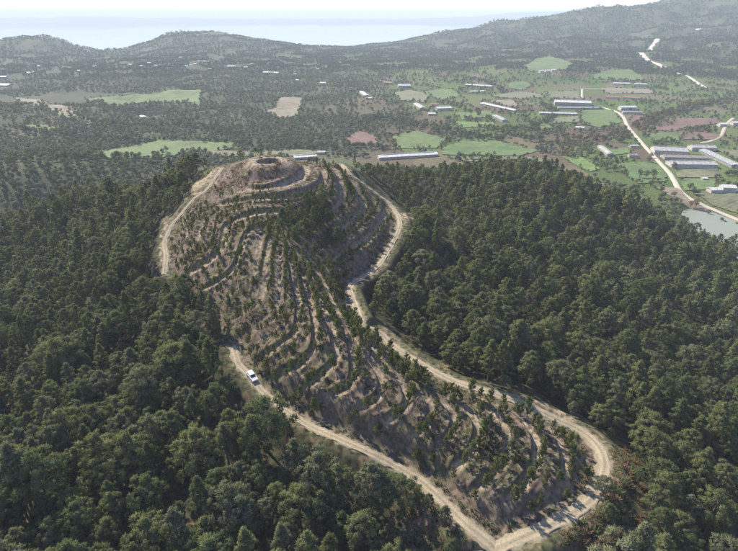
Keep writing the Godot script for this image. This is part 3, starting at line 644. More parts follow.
func build_tracks() -> void:
	var m := mat("track", Color.WHITE, 0.95, noise_image(9, 0.05, 0.82, 1.14, 256), 0.0)
	m.vertex_color_use_as_albedo = true
	for tr in TRACKS:
		var p := smooth_line(tr[3], 0.6)
		var q := smooth_line(tr[3], 0.5)
		var lv := track_levels(q)
		var hs := PackedFloat32Array()
		for i in p.size(): hs.append(lv[mini(int(round(float(i) / (p.size() - 1) * (q.size() - 1))), q.size() - 1)] + 0.05)
		var pale := Color(0.275, 0.228, 0.158); var mid := Color(0.2, 0.172, 0.112); var edge := Color(0.185, 0.158, 0.105)
		var cols := [[-1.0, -0.19, edge], [-0.78, 0.0, mid], [-0.55, -0.06, pale], [-0.3, -0.05, pale], [-0.1, 0.03, mid], [0.1, 0.03, mid], [0.3, -0.05, pale], [0.55, -0.06, pale], [0.78, 0.0, mid], [1.0, -0.19, edge]]
		tag(piece(tr[0], ribbon(p, hs, tr[2] * 0.5 + 0.25, cols, 0.6, [0.75, 1.12] if tr == TRACKS[0] else [0.85, 1.1]), m, self), tr[1], "", "", "structure")
	for tr in ROADS:
		var p := smooth_line(tr[3], 6.0)
		var hs := PackedFloat32Array()
		for q in p: hs.append(ground(q.x, q.y) + 0.55)
		for k in 3:
			for i in range(1, hs.size() - 1): hs[i] = maxf(hs[i], (hs[i - 1] + hs[i + 1]) * 0.5)
		var pale := Color(0.38, 0.345, 0.285)
		if tr[0] == "farm_lane": pale = Color(0.33, 0.29, 0.22)
		if tr[0] == "mountain_track": pale = Color(0.46, 0.43, 0.38)
		var cols := [[-1.0, -0.5, pale * 0.8], [-0.8, 0.0, pale], [0.0, 0.05, pale], [0.8, 0.0, pale], [1.0, -0.5, pale * 0.8]]
		tag(piece(tr[0], ribbon(p, hs, tr[2] * 0.5, cols, 0.4 if tr[0] == "mountain_track" else 0.1), m, self), tr[1], "", "", "structure")

func ragged(p: PackedVector2Array) -> PackedVector2Array:
	var out := PackedVector2Array()
	for i in p.size():
		var a := p[i]; var b := p[(i + 1) % p.size()]
		var n := maxi(1, int(a.distance_to(b) / 9.0))
		for k in n:
			var q := a.lerp(b, float(k) / n)
			out.append(q + Vector2(n_mid.get_noise_2d(q.x * 1.5, q.y * 1.5), n_mid.get_noise_2d(q.y * 1.5, q.x * 1.5 + 99.0)) * 2.2)
	return out

func build_fields() -> void:
	var streak := streak_image(21)
	var colours := {"g": lin(0.098, 0.155, 0.038), "b": lin(0.12, 0.195, 0.04), "k": lin(0.145, 0.155, 0.078), "t": lin(0.21, 0.178, 0.12), "r": lin(0.16, 0.092, 0.07)}
	for f in FIELDS:
		var poly := ragged(pairs(f[2]))
		var box := Rect2(poly[0], Vector2.ZERO)
		for q in poly: box = box.expand(q)
		var turn := rng.randf_range(-0.6, 0.6)
		var step := maxf(8.0, maxf(box.size.x, box.size.y) / 26.0)
		var st := SurfaceTool.new()
		st.begin(Mesh.PRIMITIVE_TRIANGLES)
		for i in int(ceil(box.size.x / step)):
			for j in int(ceil(box.size.y / step)):
				var o := box.position + Vector2(i, j) * step
				var cell := PackedVector2Array([o, o + Vector2(step, 0), o + Vector2(step, step), o + Vector2(0, step)])
				for part in Geometry2D.intersect_polygons(cell, poly):
					var ids := Geometry2D.triangulate_polygon(part)
					for k in ids.size() / 3:
						var tri := [part[ids[3 * k]], part[ids[3 * k + 1]], part[ids[3 * k + 2]]]
						if (tri[1] - tri[0]).cross(tri[2] - tri[0]) < 0.0: tri.reverse()
						for q in tri:
							var patch := 1.0 + 0.5 * n_mid.get_noise_2d(q.x * 0.5, q.y * 0.5) + 0.35 * n_big.get_noise_2d(q.x * 2.0, q.y * 2.0)
							st.set_color(Color(patch * (1.0 + 0.3 * n_mid.get_noise_2d(q.x * 0.3 + 50.0, q.y * 0.3)), patch, patch))
							st.set_uv(q.rotated(turn) / 60.0)
							st.add_vertex(Vector3(q.x, ground(q.x, q.y) + 0.45 + 0.0004 * q.length(), q.y))
		st.index()
		st.generate_normals()
		var m := mat("field_" + f[0], colours[f[0]], 0.95, streak)
		m.vertex_color_use_as_albedo = true
		tag(piece("field", st.commit(), m, self), f[1], "", "", "structure")

func flat_sheet(poly: PackedVector2Array, y: float) -> ArrayMesh:
	var st := SurfaceTool.new()
	st.begin(Mesh.PRIMITIVE_TRIANGLES)
	var ids := Geometry2D.triangulate_polygon(poly)
	for k in ids.size() / 3:
		var tri := [poly[ids[3 * k]], poly[ids[3 * k + 1]], poly[ids[3 * k + 2]]]
		if (tri[1] - tri[0]).cross(tri[2] - tri[0]) < 0.0: tri.reverse()
		for q in tri:
			st.set_normal(Vector3.UP)
			st.add_vertex(Vector3(q.x, y, q.y))
	return st.commit()

func build_water() -> void:
	var w := mat("river_water", lin(0.17, 0.19, 0.15), 0.45)
	w.metallic_specular = 0.3
	tag(piece("river_water", flat_sheet(pairs(RIVER), 46.9), w, self), "pale grey green river behind the wooded slope", "", "", "structure")
	var s := mat("sea_water", lin(0.10, 0.16, 0.20), 0.05)
	var poly := PackedVector2Array()
	for k in 13:
		var a := deg_to_rad(-66.0 + 11.0 * k)
		poly.append(Vector2(sin(a), -cos(a)) * 16500.0)
	for k in 13:
		var a := deg_to_rad(66.0 - 11.0 * k)
		poly.append(Vector2(sin(a), -cos(a)) * 3650.0)
	tag(piece("sea_water", flat_sheet(poly, 0.0), s, self), "bright sea bay beyond the far hills", "", "", "structure")
	# the opposite shore
	var st := SurfaceTool.new()
	st.begin(Mesh.PRIMITIVE_TRIANGLES)
	var nn := 260
	for i in nn + 1:
		var a := deg_to_rad(-52.0 + 104.0 * i / nn)
		var k := rad_to_deg(a)
		var tall := 85.0 + 50.0 * n_big.get_noise_2d(k * 26.0, 50.0) + 210.0 * exp(-pow((k - 17.0) / 7.0, 2.0)) + 60.0 * smoothstep(-10.0, -26.0, k)
		for s_ in 7:
			var f := s_ / 6.0
			var r := 14000.0 + 3600.0 * f + 300.0 * n_big.get_noise_2d(k * 40.0, 900.0)
			var y := tall * (sin(f * PI * 0.5) if f < 1.0 else 1.0) - 3.0 + (20.0 * n_big.get_noise_2d(k * 60.0, s_ * 80.0) if s_ > 0 else 0.0)
			st.add_vertex(Vector3(sin(a) * r, y, -cos(a) * r))
	for i in nn:
		for s_ in 6:
			var a := i * 7 + s_
			for q in [a, a + 1, a + 7, a + 7, a + 1, a + 8]: st.add_index(q)
	st.generate_normals()
	tag(piece("far_hills", st.commit(), mat("far_hills", lin(0.06, 0.075, 0.06), 0.95), self), "hazy hills of the opposite shore beyond the sea", "", "", "structure")

# ---------------------------------------------------------------- plants
func blade(st: SurfaceTool, from: Vector3, dir: Vector3, out: Vector3, long: float, wide: float, c: Color) -> void:
	var side := dir.cross(out + Vector3(rng.randf_range(-1, 1), rng.randf_range(-1, 1), rng.randf_range(-1, 1)) * 0.7)
	if side.length_squared() < 1e-4: side = dir.cross(Vector3.RIGHT + Vector3.UP * 0.3)
	side = side.normalized() * wide * 0.5
	var nrm := side.cross(dir)
	if nrm.dot(out) < 0.0: nrm = -nrm
	nrm = (nrm.normalized() * 0.55 + out * 0.75).normalized()
	st.set_color(c)
	st.set_normal(nrm)
	st.add_vertex(from - side)
	st.set_color(c)
	st.set_normal(nrm)
	st.add_vertex(from + dir * long)
	st.set_color(c)
	st.set_normal(nrm)
	st.add_vertex(from + side)

func tube(st: SurfaceTool, pts: Array, radii: Array, sides := 6) -> void:
	for i in pts.size() - 1:
		var a: Vector3 = pts[i]; var b: Vector3 = pts[i + 1]
		var d := (b - a).normalized()
		var u := d.cross(Vector3(0.3, 0.1, 1.0)).normalized(); var w := d.cross(u)
		for k in sides:
			var p := TAU * k / sides; var q := TAU * (k + 1) / sides
			var e := u * cos(p) + w * sin(p); var f := u * cos(q) + w * sin(q)
			var four := [a + e * radii[i], b + e * radii[i + 1], b + f * radii[i + 1], a + f * radii[i]]
			var nn := [e, e, f, f]
			for m in [0, 1, 2, 0, 2, 3]:
				st.set_color(Color.WHITE)
				st.set_normal(nn[m])
				st.add_vertex(four[m])

func ball_dir() -> Vector3:
	var y := rng.randf_range(-1, 1); var a := rng.randf() * TAU
	var s := sqrt(1.0 - y * y)
	return Vector3(s * cos(a), y, s * sin(a))

# crown of needle tufts on limbs; returns [trunk, crown]
func make_pine(seed_: int, tall: float, wide: float, clumps: int, blades: int, blade_w: float, cone: float) -> Array:
	rng.seed = seed_
	var ts := SurfaceTool.new(); ts.begin(Mesh.PRIMITIVE_TRIANGLES)
	var lean := Vector3(rng.randf_range(-0.6, 0.6), 0, rng.randf_range(-0.6, 0.6))
	var spine := [Vector3(0, -0.4, 0), Vector3(0, tall * 0.3, 0) + lean * 0.3, Vector3(0, tall * 0.62, 0) + lean * 0.8, Vector3(0, tall * 0.9, 0) + lean]
	tube(ts, spine, [0.24, 0.19, 0.13, 0.05], 7)
	var cs := SurfaceTool.new(); cs.begin(Mesh.PRIMITIVE_TRIANGLES)
	var small := sqrt(46.0 / clumps)
	for i in clumps:
		var f := (i + 0.5) / clumps
		var t := lerpf(0.34, 1.0, pow(f, 0.8))
		var prof := sqrt(maxf(0.02, 1.0 - pow((t - 0.5) / 0.56, 2.0)))
		prof = lerpf(prof, 1.2 * (1.04 - t) + 0.1, cone)
		var a := i * 2.39996 + rng.randf_range(-0.5, 0.5)
		var rr := wide * prof * (rng.randf_range(0.45, 1.08) if t < 0.93 else rng.randf_range(0.0, 0.4))
		var axis: Vector3 = Vector3(0, tall * t, 0) + lean * t
		var c := axis + Vector3(cos(a) * rr, rng.randf_range(-0.4, 0.5), sin(a) * rr)
		var cr := rng.randf_range(0.7, 1.2) * wide / 3.4 * small
		if i % 3 == 0 and rr > 1.0: tube(ts, [axis - Vector3(0, rr * 0.35, 0), (axis + c) * 0.5 - Vector3(0, 0.25, 0), c], [0.09, 0.06, 0.025], 4)
		var tone := rng.randf_range(0.8, 1.2)
		var outward := (c - Vector3(0, tall * 0.5, 0)).normalized()
		for k in blades:
			var dir := ball_dir()
			dir = (dir + outward * 0.5 + Vector3(0, 0.6, 0)).normalized()
			var from := c + Vector3(dir.x, dir.y * 0.75, dir.z) * cr * rng.randf_range(0.35, 0.8)
			var v := tone * rng.randf_range(0.78, 1.22)
			var lie := ball_dir()
			lie = (lie - dir * lie.dot(dir) * 0.85 + Vector3(0, 0.15, 0)).normalized() if k % 5 < 3 else (dir + ball_dir() * 0.5).normalized()
			blade(cs, from, lie, (dir * 0.7 + outward * 0.3).normalized(), cr * rng.randf_range(0.38, 0.62), blade_w * rng.randf_range(0.7, 1.3), Color(v, v, v * rng.randf_range(0.85, 1.1)))
	return [ts.commit(), cs.commit()]

func make_sapling(seed_: int, tall: float, wide: float, blades: int) -> Array:
	rng.seed = seed_
	var ts := SurfaceTool.new(); ts.begin(Mesh.PRIMITIVE_TRIANGLES)
	var lean := Vector3(rng.randf_range(-0.2, 0.2), 0, rng.randf_range(-0.2, 0.2))
	tube(ts, [Vector3(0, -0.2, 0), Vector3(0, tall * 0.4, 0) + lean * 0.4, Vector3(0, tall * 0.92, 0) + lean], [0.06, 0.045, 0.015], 5)
	var cs := SurfaceTool.new(); cs.begin(Mesh.PRIMITIVE_TRIANGLES)
	var shoots := 13
	for i in shoots:
		var t := lerpf(0.16, 0.86, (i + rng.randf()) / shoots)
		var a := i * 2.39996 + rng.randf_range(-0.4, 0.4)
		var reach := wide * (1.0 - 0.62 * t) * rng.randf_range(0.7, 1.2)
		var root := Vector3(0, tall * t, 0) + lean * t
		var tip := root + Vector3(cos(a) * reach, tall * 0.13 + reach * 0.55, sin(a) * reach)
		tube(ts, [root, tip], [0.022, 0.008], 3)
		for k in blades / shoots:
			var f := rng.randf_range(0.3, 1.0)
			var at := root.lerp(tip, f) + ball_dir() * 0.12
			var out := Vector3(cos(a), 0.5, sin(a)).normalized()
			var dir := (ball_dir() * 0.8 + Vector3(cos(a) * 0.5, 0.8, sin(a) * 0.5)).normalized()
			var v := rng.randf_range(0.75, 1.25)
			blade(cs, at, dir, out, rng.randf_range(0.28, 0.5), rng.randf_range(0.08, 0.15), Color(v, v, v * rng.randf_range(0.8, 1.1)))
	for k in blades / 7:
		var t := rng.randf_range(0.6, 1.0)
		var v := rng.randf_range(0.8, 1.3)
		blade(cs, Vector3(0, tall * t * 0.93, 0) + lean * t, (ball_dir() * 0.5 + Vector3.UP).normalized(), Vector3.UP, rng.randf_range(0.25, 0.45), 0.11, Color(v, v, v))
	return [ts.commit(), cs.commit()]

func make_round_tree(seed_: int, tall: float, wide: float, leaves: int, leaf: float, trunk_share := 0.25) -> Array:
	rng.seed = seed_
	var ts := SurfaceTool.new(); ts.begin(Mesh.PRIMITIVE_TRIANGLES)
	tube(ts, [Vector3(0, -0.4, 0), Vector3(0.1, tall * 0.35, 0), Vector3(0, tall * 0.75, 0.1)], [0.22, 0.16, 0.05], 5)
	for k in 3:
		var a := TAU * k / 3.0 + 0.4
		tube(ts, [Vector3(0, tall * 0.3, 0), Vector3(cos(a) * wide * 0.6, tall * 0.62, sin(a) * wide * 0.6)], [0.1, 0.03], 4)
	var cs := SurfaceTool.new(); cs.begin(Mesh.PRIMITIVE_TRIANGLES)
	var lobes := []
	for k in 9:
		var d := ball_dir()
		lobes.append([Vector3(d.x * wide * 0.55, tall * (0.5 + trunk_share * 0.5) + d.y * tall * 0.24, d.z * wide * 0.55), wide * rng.randf_range(0.38, 0.6), rng.randf_range(0.8, 1.2)])
	for i in leaves:
		var l: Array = lobes[i % lobes.size()]
		var d := ball_dir()
		d.y = absf(d.y) if rng.randf() < 0.45 else d.y
		var v: float = l[2] * rng.randf_range(0.75, 1.25)
		var dir := (ball_dir() + d * 0.5).normalized()
		blade(cs, l[0] + d * l[1] * rng.randf_range(0.65, 1.0) - dir * leaf * 0.4, dir, d, leaf * rng.randf_range(0.8, 1.3), leaf * rng.randf_range(0.6, 1.0), Color(v, v, v * rng.randf_range(0.8, 1.1)))
	return [ts.commit(), cs.commit()]

func joined(two: Array, bark: Material, leaf: Material) -> ArrayMesh:
	var m := ArrayMesh.new()
	m.add_surface_from_arrays(Mesh.PRIMITIVE_TRIANGLES, two[0].surface_get_arrays(0))
	m.add_surface_from_arrays(Mesh.PRIMITIVE_TRIANGLES, two[1].surface_get_arrays(0))
	m.surface_set_material(0, bark)
	m.surface_set_material(1, leaf)
	return m

func crowd(called: String, mesh: Mesh, list: Array, parent: Node, m: Material = null) -> void:
	# list of [Transform3D, Color]
	if list.is_empty(): return
	var mm := MultiMesh.new()
	mm.transform_format = MultiMesh.TRANSFORM_3D
	mm.use_colors = true
	mm.mesh = mesh
	mm.instance_count = list.size()
	for i in list.size():
		mm.set_instance_transform(i, list[i][0])
		mm.set_instance_color(i, list[i][1])
	var o := MultiMeshInstance3D.new()
	o.name = called
	o.multimesh = mm
	if m: o.material_override = m
	o.set_meta("kind", "stuff")
	parent.add_child(o, true)

func in_picture(p: Vector3, margin := 0.0) -> bool:
	var c := cos(deg_to_rad(CAM_PITCH)); var s := sin(deg_to_rad(CAM_PITCH))
	var y := p.y - CAM_Y
	var f := -s * y - c * p.z
	var u := c * y - s * p.z
	if f < 1.0: return false
	return absf(p.x / f) < 0.6835 + margin and absf(u / f) < 0.5102 + margin

func stand(p: Vector3, turn: float, size: float, stretch := 1.0) -> Transform3D:
	return Transform3D(Basis(Vector3.UP, turn).scaled(Vector3(size, size * stretch, size)), p)

func place_tree(called: String, two: Array, bark: Material, leaf: Material, p: Vector3, turn: float, size: float, stretch: float, label: String, category: String, group: String) -> void:
	var o := thing(called, p)
	o.transform = stand(p, turn, size, stretch)
	tag(o, label, category, group)
	piece("trunk", two[0], bark, o)
	piece("crown", two[1], leaf, o)

func build_forest() -> void:
	var bark := mat("bark", lin(0.10, 0.075, 0.055), 0.95)
	var tints := [leaf_mat("needles_dark", lin(0.096, 0.123, 0.06)), leaf_mat("needles_olive", lin(0.134, 0.152, 0.074)), leaf_mat("needles_grey", lin(0.136, 0.151, 0.098))]
	var tint_words := ["dark green", "olive green", "grey green"]
	var forms := ["domed", "broad", "slender", "compact", "spreading", "short round"]
	var neutral := leaf_mat("needles_any", lin(1, 1, 1))
	var near := []; var far := []
	var specs := [[10.5, 3.4], [9.0, 3.8], [12.0, 3.1], [8.5, 3.2], [9.5, 4.3], [7.0, 3.0]]
	var cones := [0.35, 0.0, 0.9, 0.45, 0.1, 0.7]
	for k in specs.size():
		near.append(make_pine(100 + k, specs[k][0], specs[k][1], 70, 84, 0.17, cones[k]))
		far.append(make_pine(200 + k, specs[k][0], specs[k][1], 34, 36, 0.4, cones[k]))
	say("pine meshes")
	rng.seed = 77
	var spots := []
	var step := 4.6
	var zi := -478.0
	while zi < -20.0:
		var xi := -415.0
		while xi < 415.0:
			var x := xi + rng.randf_range(-0.46, 0.46) * step; var z := zi + rng.randf_range(-0.46, 0.46) * step
			var keep := rng.randf(); var pick := rng.randi() % 6; var turn := rng.randf() * TAU; var size := rng.randf_range(0.55, 1.28); var tint := rng.randf()
			var use := land_at(x, z)
			var r := sqrt(x * x + z * z)
			if Vector2(x - CAR[0] * 0.95, z - CAR[1] * 0.95).length() < 6.5: pass
			elif z < -88.0 and x < 0.0 and minf(near_at(near_track, x * (1.0 + 8.0 / r), z * (1.0 + 8.0 / r), 9.0), near_at(near_track, x * (1.0 + 11.0 / r), z * (1.0 + 11.0 / r), 9.0)) < 2.6: pass
			elif use == 1 and keep < 0.93 and near_at(near_track, x, z, 9.0) > 6.6:
				var gap := n_mid.get_noise_2d(x * 0.6 + 70.0, z * 0.6)
				size *= 1.0 - 0.16 * smoothstep(140.0, 200.0, r)
				if z < -225.0 and x > -20.0 and x < 45.0: size *= 0.65
				if gap > -0.46:
					spots.append([Vector3(x, 0, z), pick, turn, size * (1.0 + 0.4 * n_big.get_noise_2d(x * 4.0, z * 4.0)), tint, r])
			elif (use == 4 and keep < 0.3) or (use == 0 and r < 250.0 and keep < 0.35 and near_at(near_track, x, z, 9.0) > 5.0):
				spots.append([Vector3(x, 0, z), pick, turn, size * 0.55, tint, r])
			xi += step
		zi += step
	for k in GULLY_PINES.size() / 2:
		var x: float = GULLY_PINES[2 * k]; var z: float = GULLY_PINES[2 * k + 1]
		if near_at(near_track, x, z, 9.0) < 8.5: continue
		spots.append([Vector3(x, 0, z), k % 6, k * 1.3, 0.58 + 0.22 * rng.randf(), rng.randf() * 0.6, sqrt(x * x + z * z), "gully"])
	var shown := []
	for s in spots:
		s[0].y = ground(s[0].x, s[0].z) - 0.1
		if in_picture(s[0] + Vector3(0, 6, 0), -0.005): shown.append(s)
	shown.sort_custom(func(a, b): return a[3] / a[5] > b[3] / b[5])
	var single := {}
	for k in mini(300, shown.size()): single[shown[k][0]] = true
	var rest := []
	for k in 12: rest.append([])
	var car := Vector2(CAR[0], CAR[1])
	for s in spots:
		var p: Vector3 = s[0]
		var t := 0 if s[4] < 0.4 else (1 if s[4] < 0.75 else 2)
		var stretch := 0.88 + 0.25 * fposmod(s[4] * 7.0, 1.0)
		if single.has(p):
			var where := "in the dense wood below the planted knoll"
			if s.size() > 6: where = "in the shaded gully beside the terraces"
			elif Vector2(p.x, p.z).distance_to(car) < 24.0: where = "near the white car on the track"
			elif near_at(near_track, p.x, p.z, 20.0) < 8.5: where = "at the edge of the dirt track"
			elif land_at(p.x, p.z) == 4: where = "alone in the dry scrub by the track bend"
			elif p.x > 20.0: where = "on the wooded slope towards the river"
			var big := "tall" if s[3] > 0.98 else ("medium" if s[3] > 0.76 else "low")
			place_tree("pine_tree", near[s[1]], bark, tints[t], p, s[2], s[3], stretch, "%s %s pine, %s crown, %s" % [big, tint_words[t], forms[s[1]], where], "tree", "pines of the surrounding wood")
		elif in_picture(p + Vector3(0, 5, 0), 0.25):
			var c: Color = tints[t].albedo_color.srgb_to_linear() * (0.75 + 0.55 * fposmod(s[4] * 31.0, 1.0))
			if fposmod(s[4] * 57.0, 1.0) < 0.012: c = Color(0.15, 0.13, 0.095)
			c.a = 1.0
			rest[s[1] + (0 if s[5] < 230.0 else 6)].append([stand(p, s[2], s[3], stretch), c])
	var wood := thing("pine_forest", Vector3.ZERO)
	tag(wood, "closed dark pine wood covering the slopes around the bare knoll", "forest", "", "stuff")
	var count := 0
	for k in 12:
		count += rest[k].size()
		crowd("trees", joined(near[k] if k < 6 else far[k - 6], bark, neutral), rest[k], wood)
	say("pines %d single, %d in the mass" % [single.size(), count])

func build_saplings() -> void:
	var bark := mat("young_bark", lin(0.16, 0.12, 0.09), 0.95)
	var tints := [leaf_mat("young_green", lin(0.105, 0.135, 0.055), 0.9), leaf_mat("young_olive", lin(0.135, 0.145, 0.066), 0.9), leaf_mat("young_grey", lin(0.135, 0.15, 0.092), 0.9)]
	var words := ["fresh green", "olive", "grey green"]
	var forms := ["pointed", "bushy", "slim", "squat", "wide"]
	var neutral := leaf_mat("young_any", lin(1, 1, 1), 0.9)
	var kinds := []
	var specs := [[3.4, 0.95], [2.9, 1.0], [3.9, 0.9], [2.5, 0.95], [3.2, 1.15]]
	for k in 5: kinds.append(make_sapling(300 + k, specs[k][0] * 1.12, specs[k][1] * 0.9, 600))
	rng.seed = 404
	var taken := {}
	var spots := []
	var put := func(x: float, z: float, gap: float, where: String) -> void:
		if land_at(x, z) != 2 or near_at(near_track, x, z, 9.0) < 2.9: return
		for ahead in [3.0, 6.0]:
			var out: float = 1.0 + ahead / sqrt(x * x + z * z)
			if near_at(near_track, x * out, z * out, 9.0) < 2.0: return
		if near_at(near_bench, x, z, 0.0) > (0.8 if where == "row" else 0.15): return
		var d := Vector2(x - CRATER[0], z - CRATER[1]).length()
		if d < 22.0: return
		var ci := int(floor(x / 2.0)); var cj := int(floor(z / 2.0))
		for i in range(ci - 1, ci + 2):
			for j in range(cj - 1, cj + 2):
				for q in taken.get(Vector2i(i, j), []):
					if q.distance_to(Vector2(x, z)) < gap: return
		if not taken.has(Vector2i(ci, cj)): taken[Vector2i(ci, cj)] = []
		taken[Vector2i(ci, cj)].append(Vector2(x, z))
		spots.append([Vector3(x, ground(x, z) - 0.03, z), rng.randi() % 5, rng.randf() * TAU, rng.randf_range(0.66, 1.15) * (1.0 + 0.26 * smoothstep(-150.0, -105.0, z)) * (1.0 - 0.2 * smoothstep(-175.0, -200.0, z)), rng.randf(), sqrt(x * x + z * z), where])
	for li in TERRACES.size():
		for off in ([-3.2, 2.8] if li in [0, 1, 2, 20, 21, 22] else [-1.8]):
			var p := smooth_line(TERRACES[li], 1.3)
			for i in range(1, p.size() - 1):
				if rng.randf() < 0.08 + 0.12 * smoothstep(-140.0, -110.0, p[i].y): continue
				var t := (p[i + 1] - p[i - 1]).normalized()
				var q: Vector2 = p[i] + Vector2(-t.y, t.x) * (off + rng.randf_range(-0.2, 0.2)) + t * rng.randf_range(-0.5, 0.5)
				put.call(q.x, q.y, 1.1, "row")
	say("saplings in rows %d" % spots.size())
	for k in 9000:
		var x := rng.randf_range(-85.0, 60.0); var z := rng.randf_range(-250.0, -68.0)
		var dens := 0.06 + 0.6 * n_mid.get_noise_2d(x + 900.0, z) + 0.3 * (1.0 - smoothstep(30.0, 60.0, Vector2(x + 32.0, z + 150.0).length()))
		if rng.randf() < dens: put.call(x, z, 2.6, "fill")
	var shown := []
	for s in spots:
		if in_picture(s[0]): shown.append(s)
	shown.sort_custom(func(a, b): return a[3] / a[5] > b[3] / b[5])
	var single := {}
	for k in mini(300, shown.size()): single[shown[k][0]] = true
	var rest := [[], [], [], [], []]
	for s in spots:
		var t := 0 if s[4] < 0.4 else (1 if s[4] < 0.75 else 2)
		var stretch := 0.9 + 0.3 * fposmod(s[4] * 7.0, 1.0)
		if single.has(s[0]):
			var where := "standing on a planted terrace row" if s[6] == "row" else "standing between the terrace rows"
			if near_at(near_track, s[0].x, s[0].z, 20.0) < 6.0: where = "standing beside the dirt track"
			var big := "tall" if s[3] > 1.15 else ("knee-thin" if s[3] < 0.9 else "middling")
			if big == "knee-thin": big = "short"
			place_tree("young_tree", kinds[s[1]], bark, tints[t], s[0], s[2], s[3], stretch, "%s %s young tree of %s upright habit %s" % [big, words[t], forms[s[1]], where], "young tree", "young trees planted on the terraces")
		else:
			var c: Color = tints[t].albedo_color.srgb_to_linear() * (0.8 + 0.4 * fposmod(s[4] * 31.0, 1.0))
			c.a = 1.0
			rest[s[1]].append([stand(s[0], s[2], s[3], stretch), c])
	var mass := thing("young_plantation", Vector3.ZERO)
	tag(mass, "mass of small young trees covering the terraces of the knoll", "plantation", "", "stuff")
	for k in 5: crowd("saplings", joined(kinds[k], bark, neutral), rest[k], mass)
	say("saplings %d" % spots.size())

func make_tuft(seed_: int, n: int, tall: float, wide: float) -> ArrayMesh:
	rng.seed = seed_
	var st := SurfaceTool.new(); st.begin(Mesh.PRIMITIVE_TRIANGLES)
	for k in n:
		var a := rng.randf() * TAU
		var dir := Vector3(cos(a) * rng.randf_range(0.2, 1.0), rng.randf_range(0.5, 1.2), sin(a) * rng.randf_range(0.2, 1.0)).normalized()
		var v := rng.randf_range(0.75, 1.25)
		blade(st, Vector3(cos(a), 0, sin(a)) * wide * rng.randf() - Vector3(0, 0.04, 0), dir, (dir + Vector3.UP).normalized(), tall * rng.randf_range(0.6, 1.2), tall * 0.28, Color(v, v, v * 0.95))
	return st.commit()

func build_undergrowth() -> void:
	var m := leaf_mat("undergrowth_any", lin(1, 1, 1), 0.8)
	var tufts := [make_tuft(501, 14, 0.38, 0.3), make_tuft(502, 20, 0.6, 0.5), make_tuft(503, 34, 0.95, 0.8)]
	var lists := [[], [], []]
	rng.seed = 505
	for k in 150000:
		var x := rng.randf_range(-90.0, 70.0); var z := rng.randf_range(-258.0, -58.0)
		var use := land_at(x, z)
		var pick := rng.randf(); var tone := rng.randf(); var turn := rng.randf() * TAU; var size := rng.randf_range(0.6, 1.25)
		if use != 2 and use != 4: continue
		if near_at(near_track, x, z, 9.0) < 1.9 + pick * 0.6: continue
		var d := Vector2(x - CRATER[0], z - CRATER[1]).length()
		if d < 6.5: continue
		var dens := 0.24 + 0.7 * n_mid.get_noise_2d(x * 1.4, z * 1.4 + 500.0)
		if near_at(near_bench, x, z, 0.0) + near_at(near_cut, x, z, 0.0) > 0.3: dens -= 0.4
		if use == 4: dens += 0.45
		if fposmod(tone * 17.0, 1.0) > dens: continue
		var c := Color(0.165, 0.135, 0.085).lerp(Color(0.095, 0.115, 0.052), smoothstep(0.25, 0.8, tone))
		if use == 4 and tone < 0.4: c = Color(0.17, 0.105, 0.07)
		if d < 30.0: c = c.lerp(Color(0.17, 0.12, 0.09), 0.6)
		var w := 0 if pick < 0.68 else (1 if pick < 0.94 else 2)
		lists[w].append([stand(Vector3(x, ground(x, z), z), turn, size), c])
	var mass := thing("undergrowth", Vector3.ZERO)
	tag(mass, "dry grass tufts and low scrub on the bare soil", "undergrowth", "", "stuff")
	for k in 3: crowd("tufts", tufts[k], lists[k], mass, m)
	say("undergrowth %d" % (lists[0].size() + lists[1].size() + lists[2].size()))

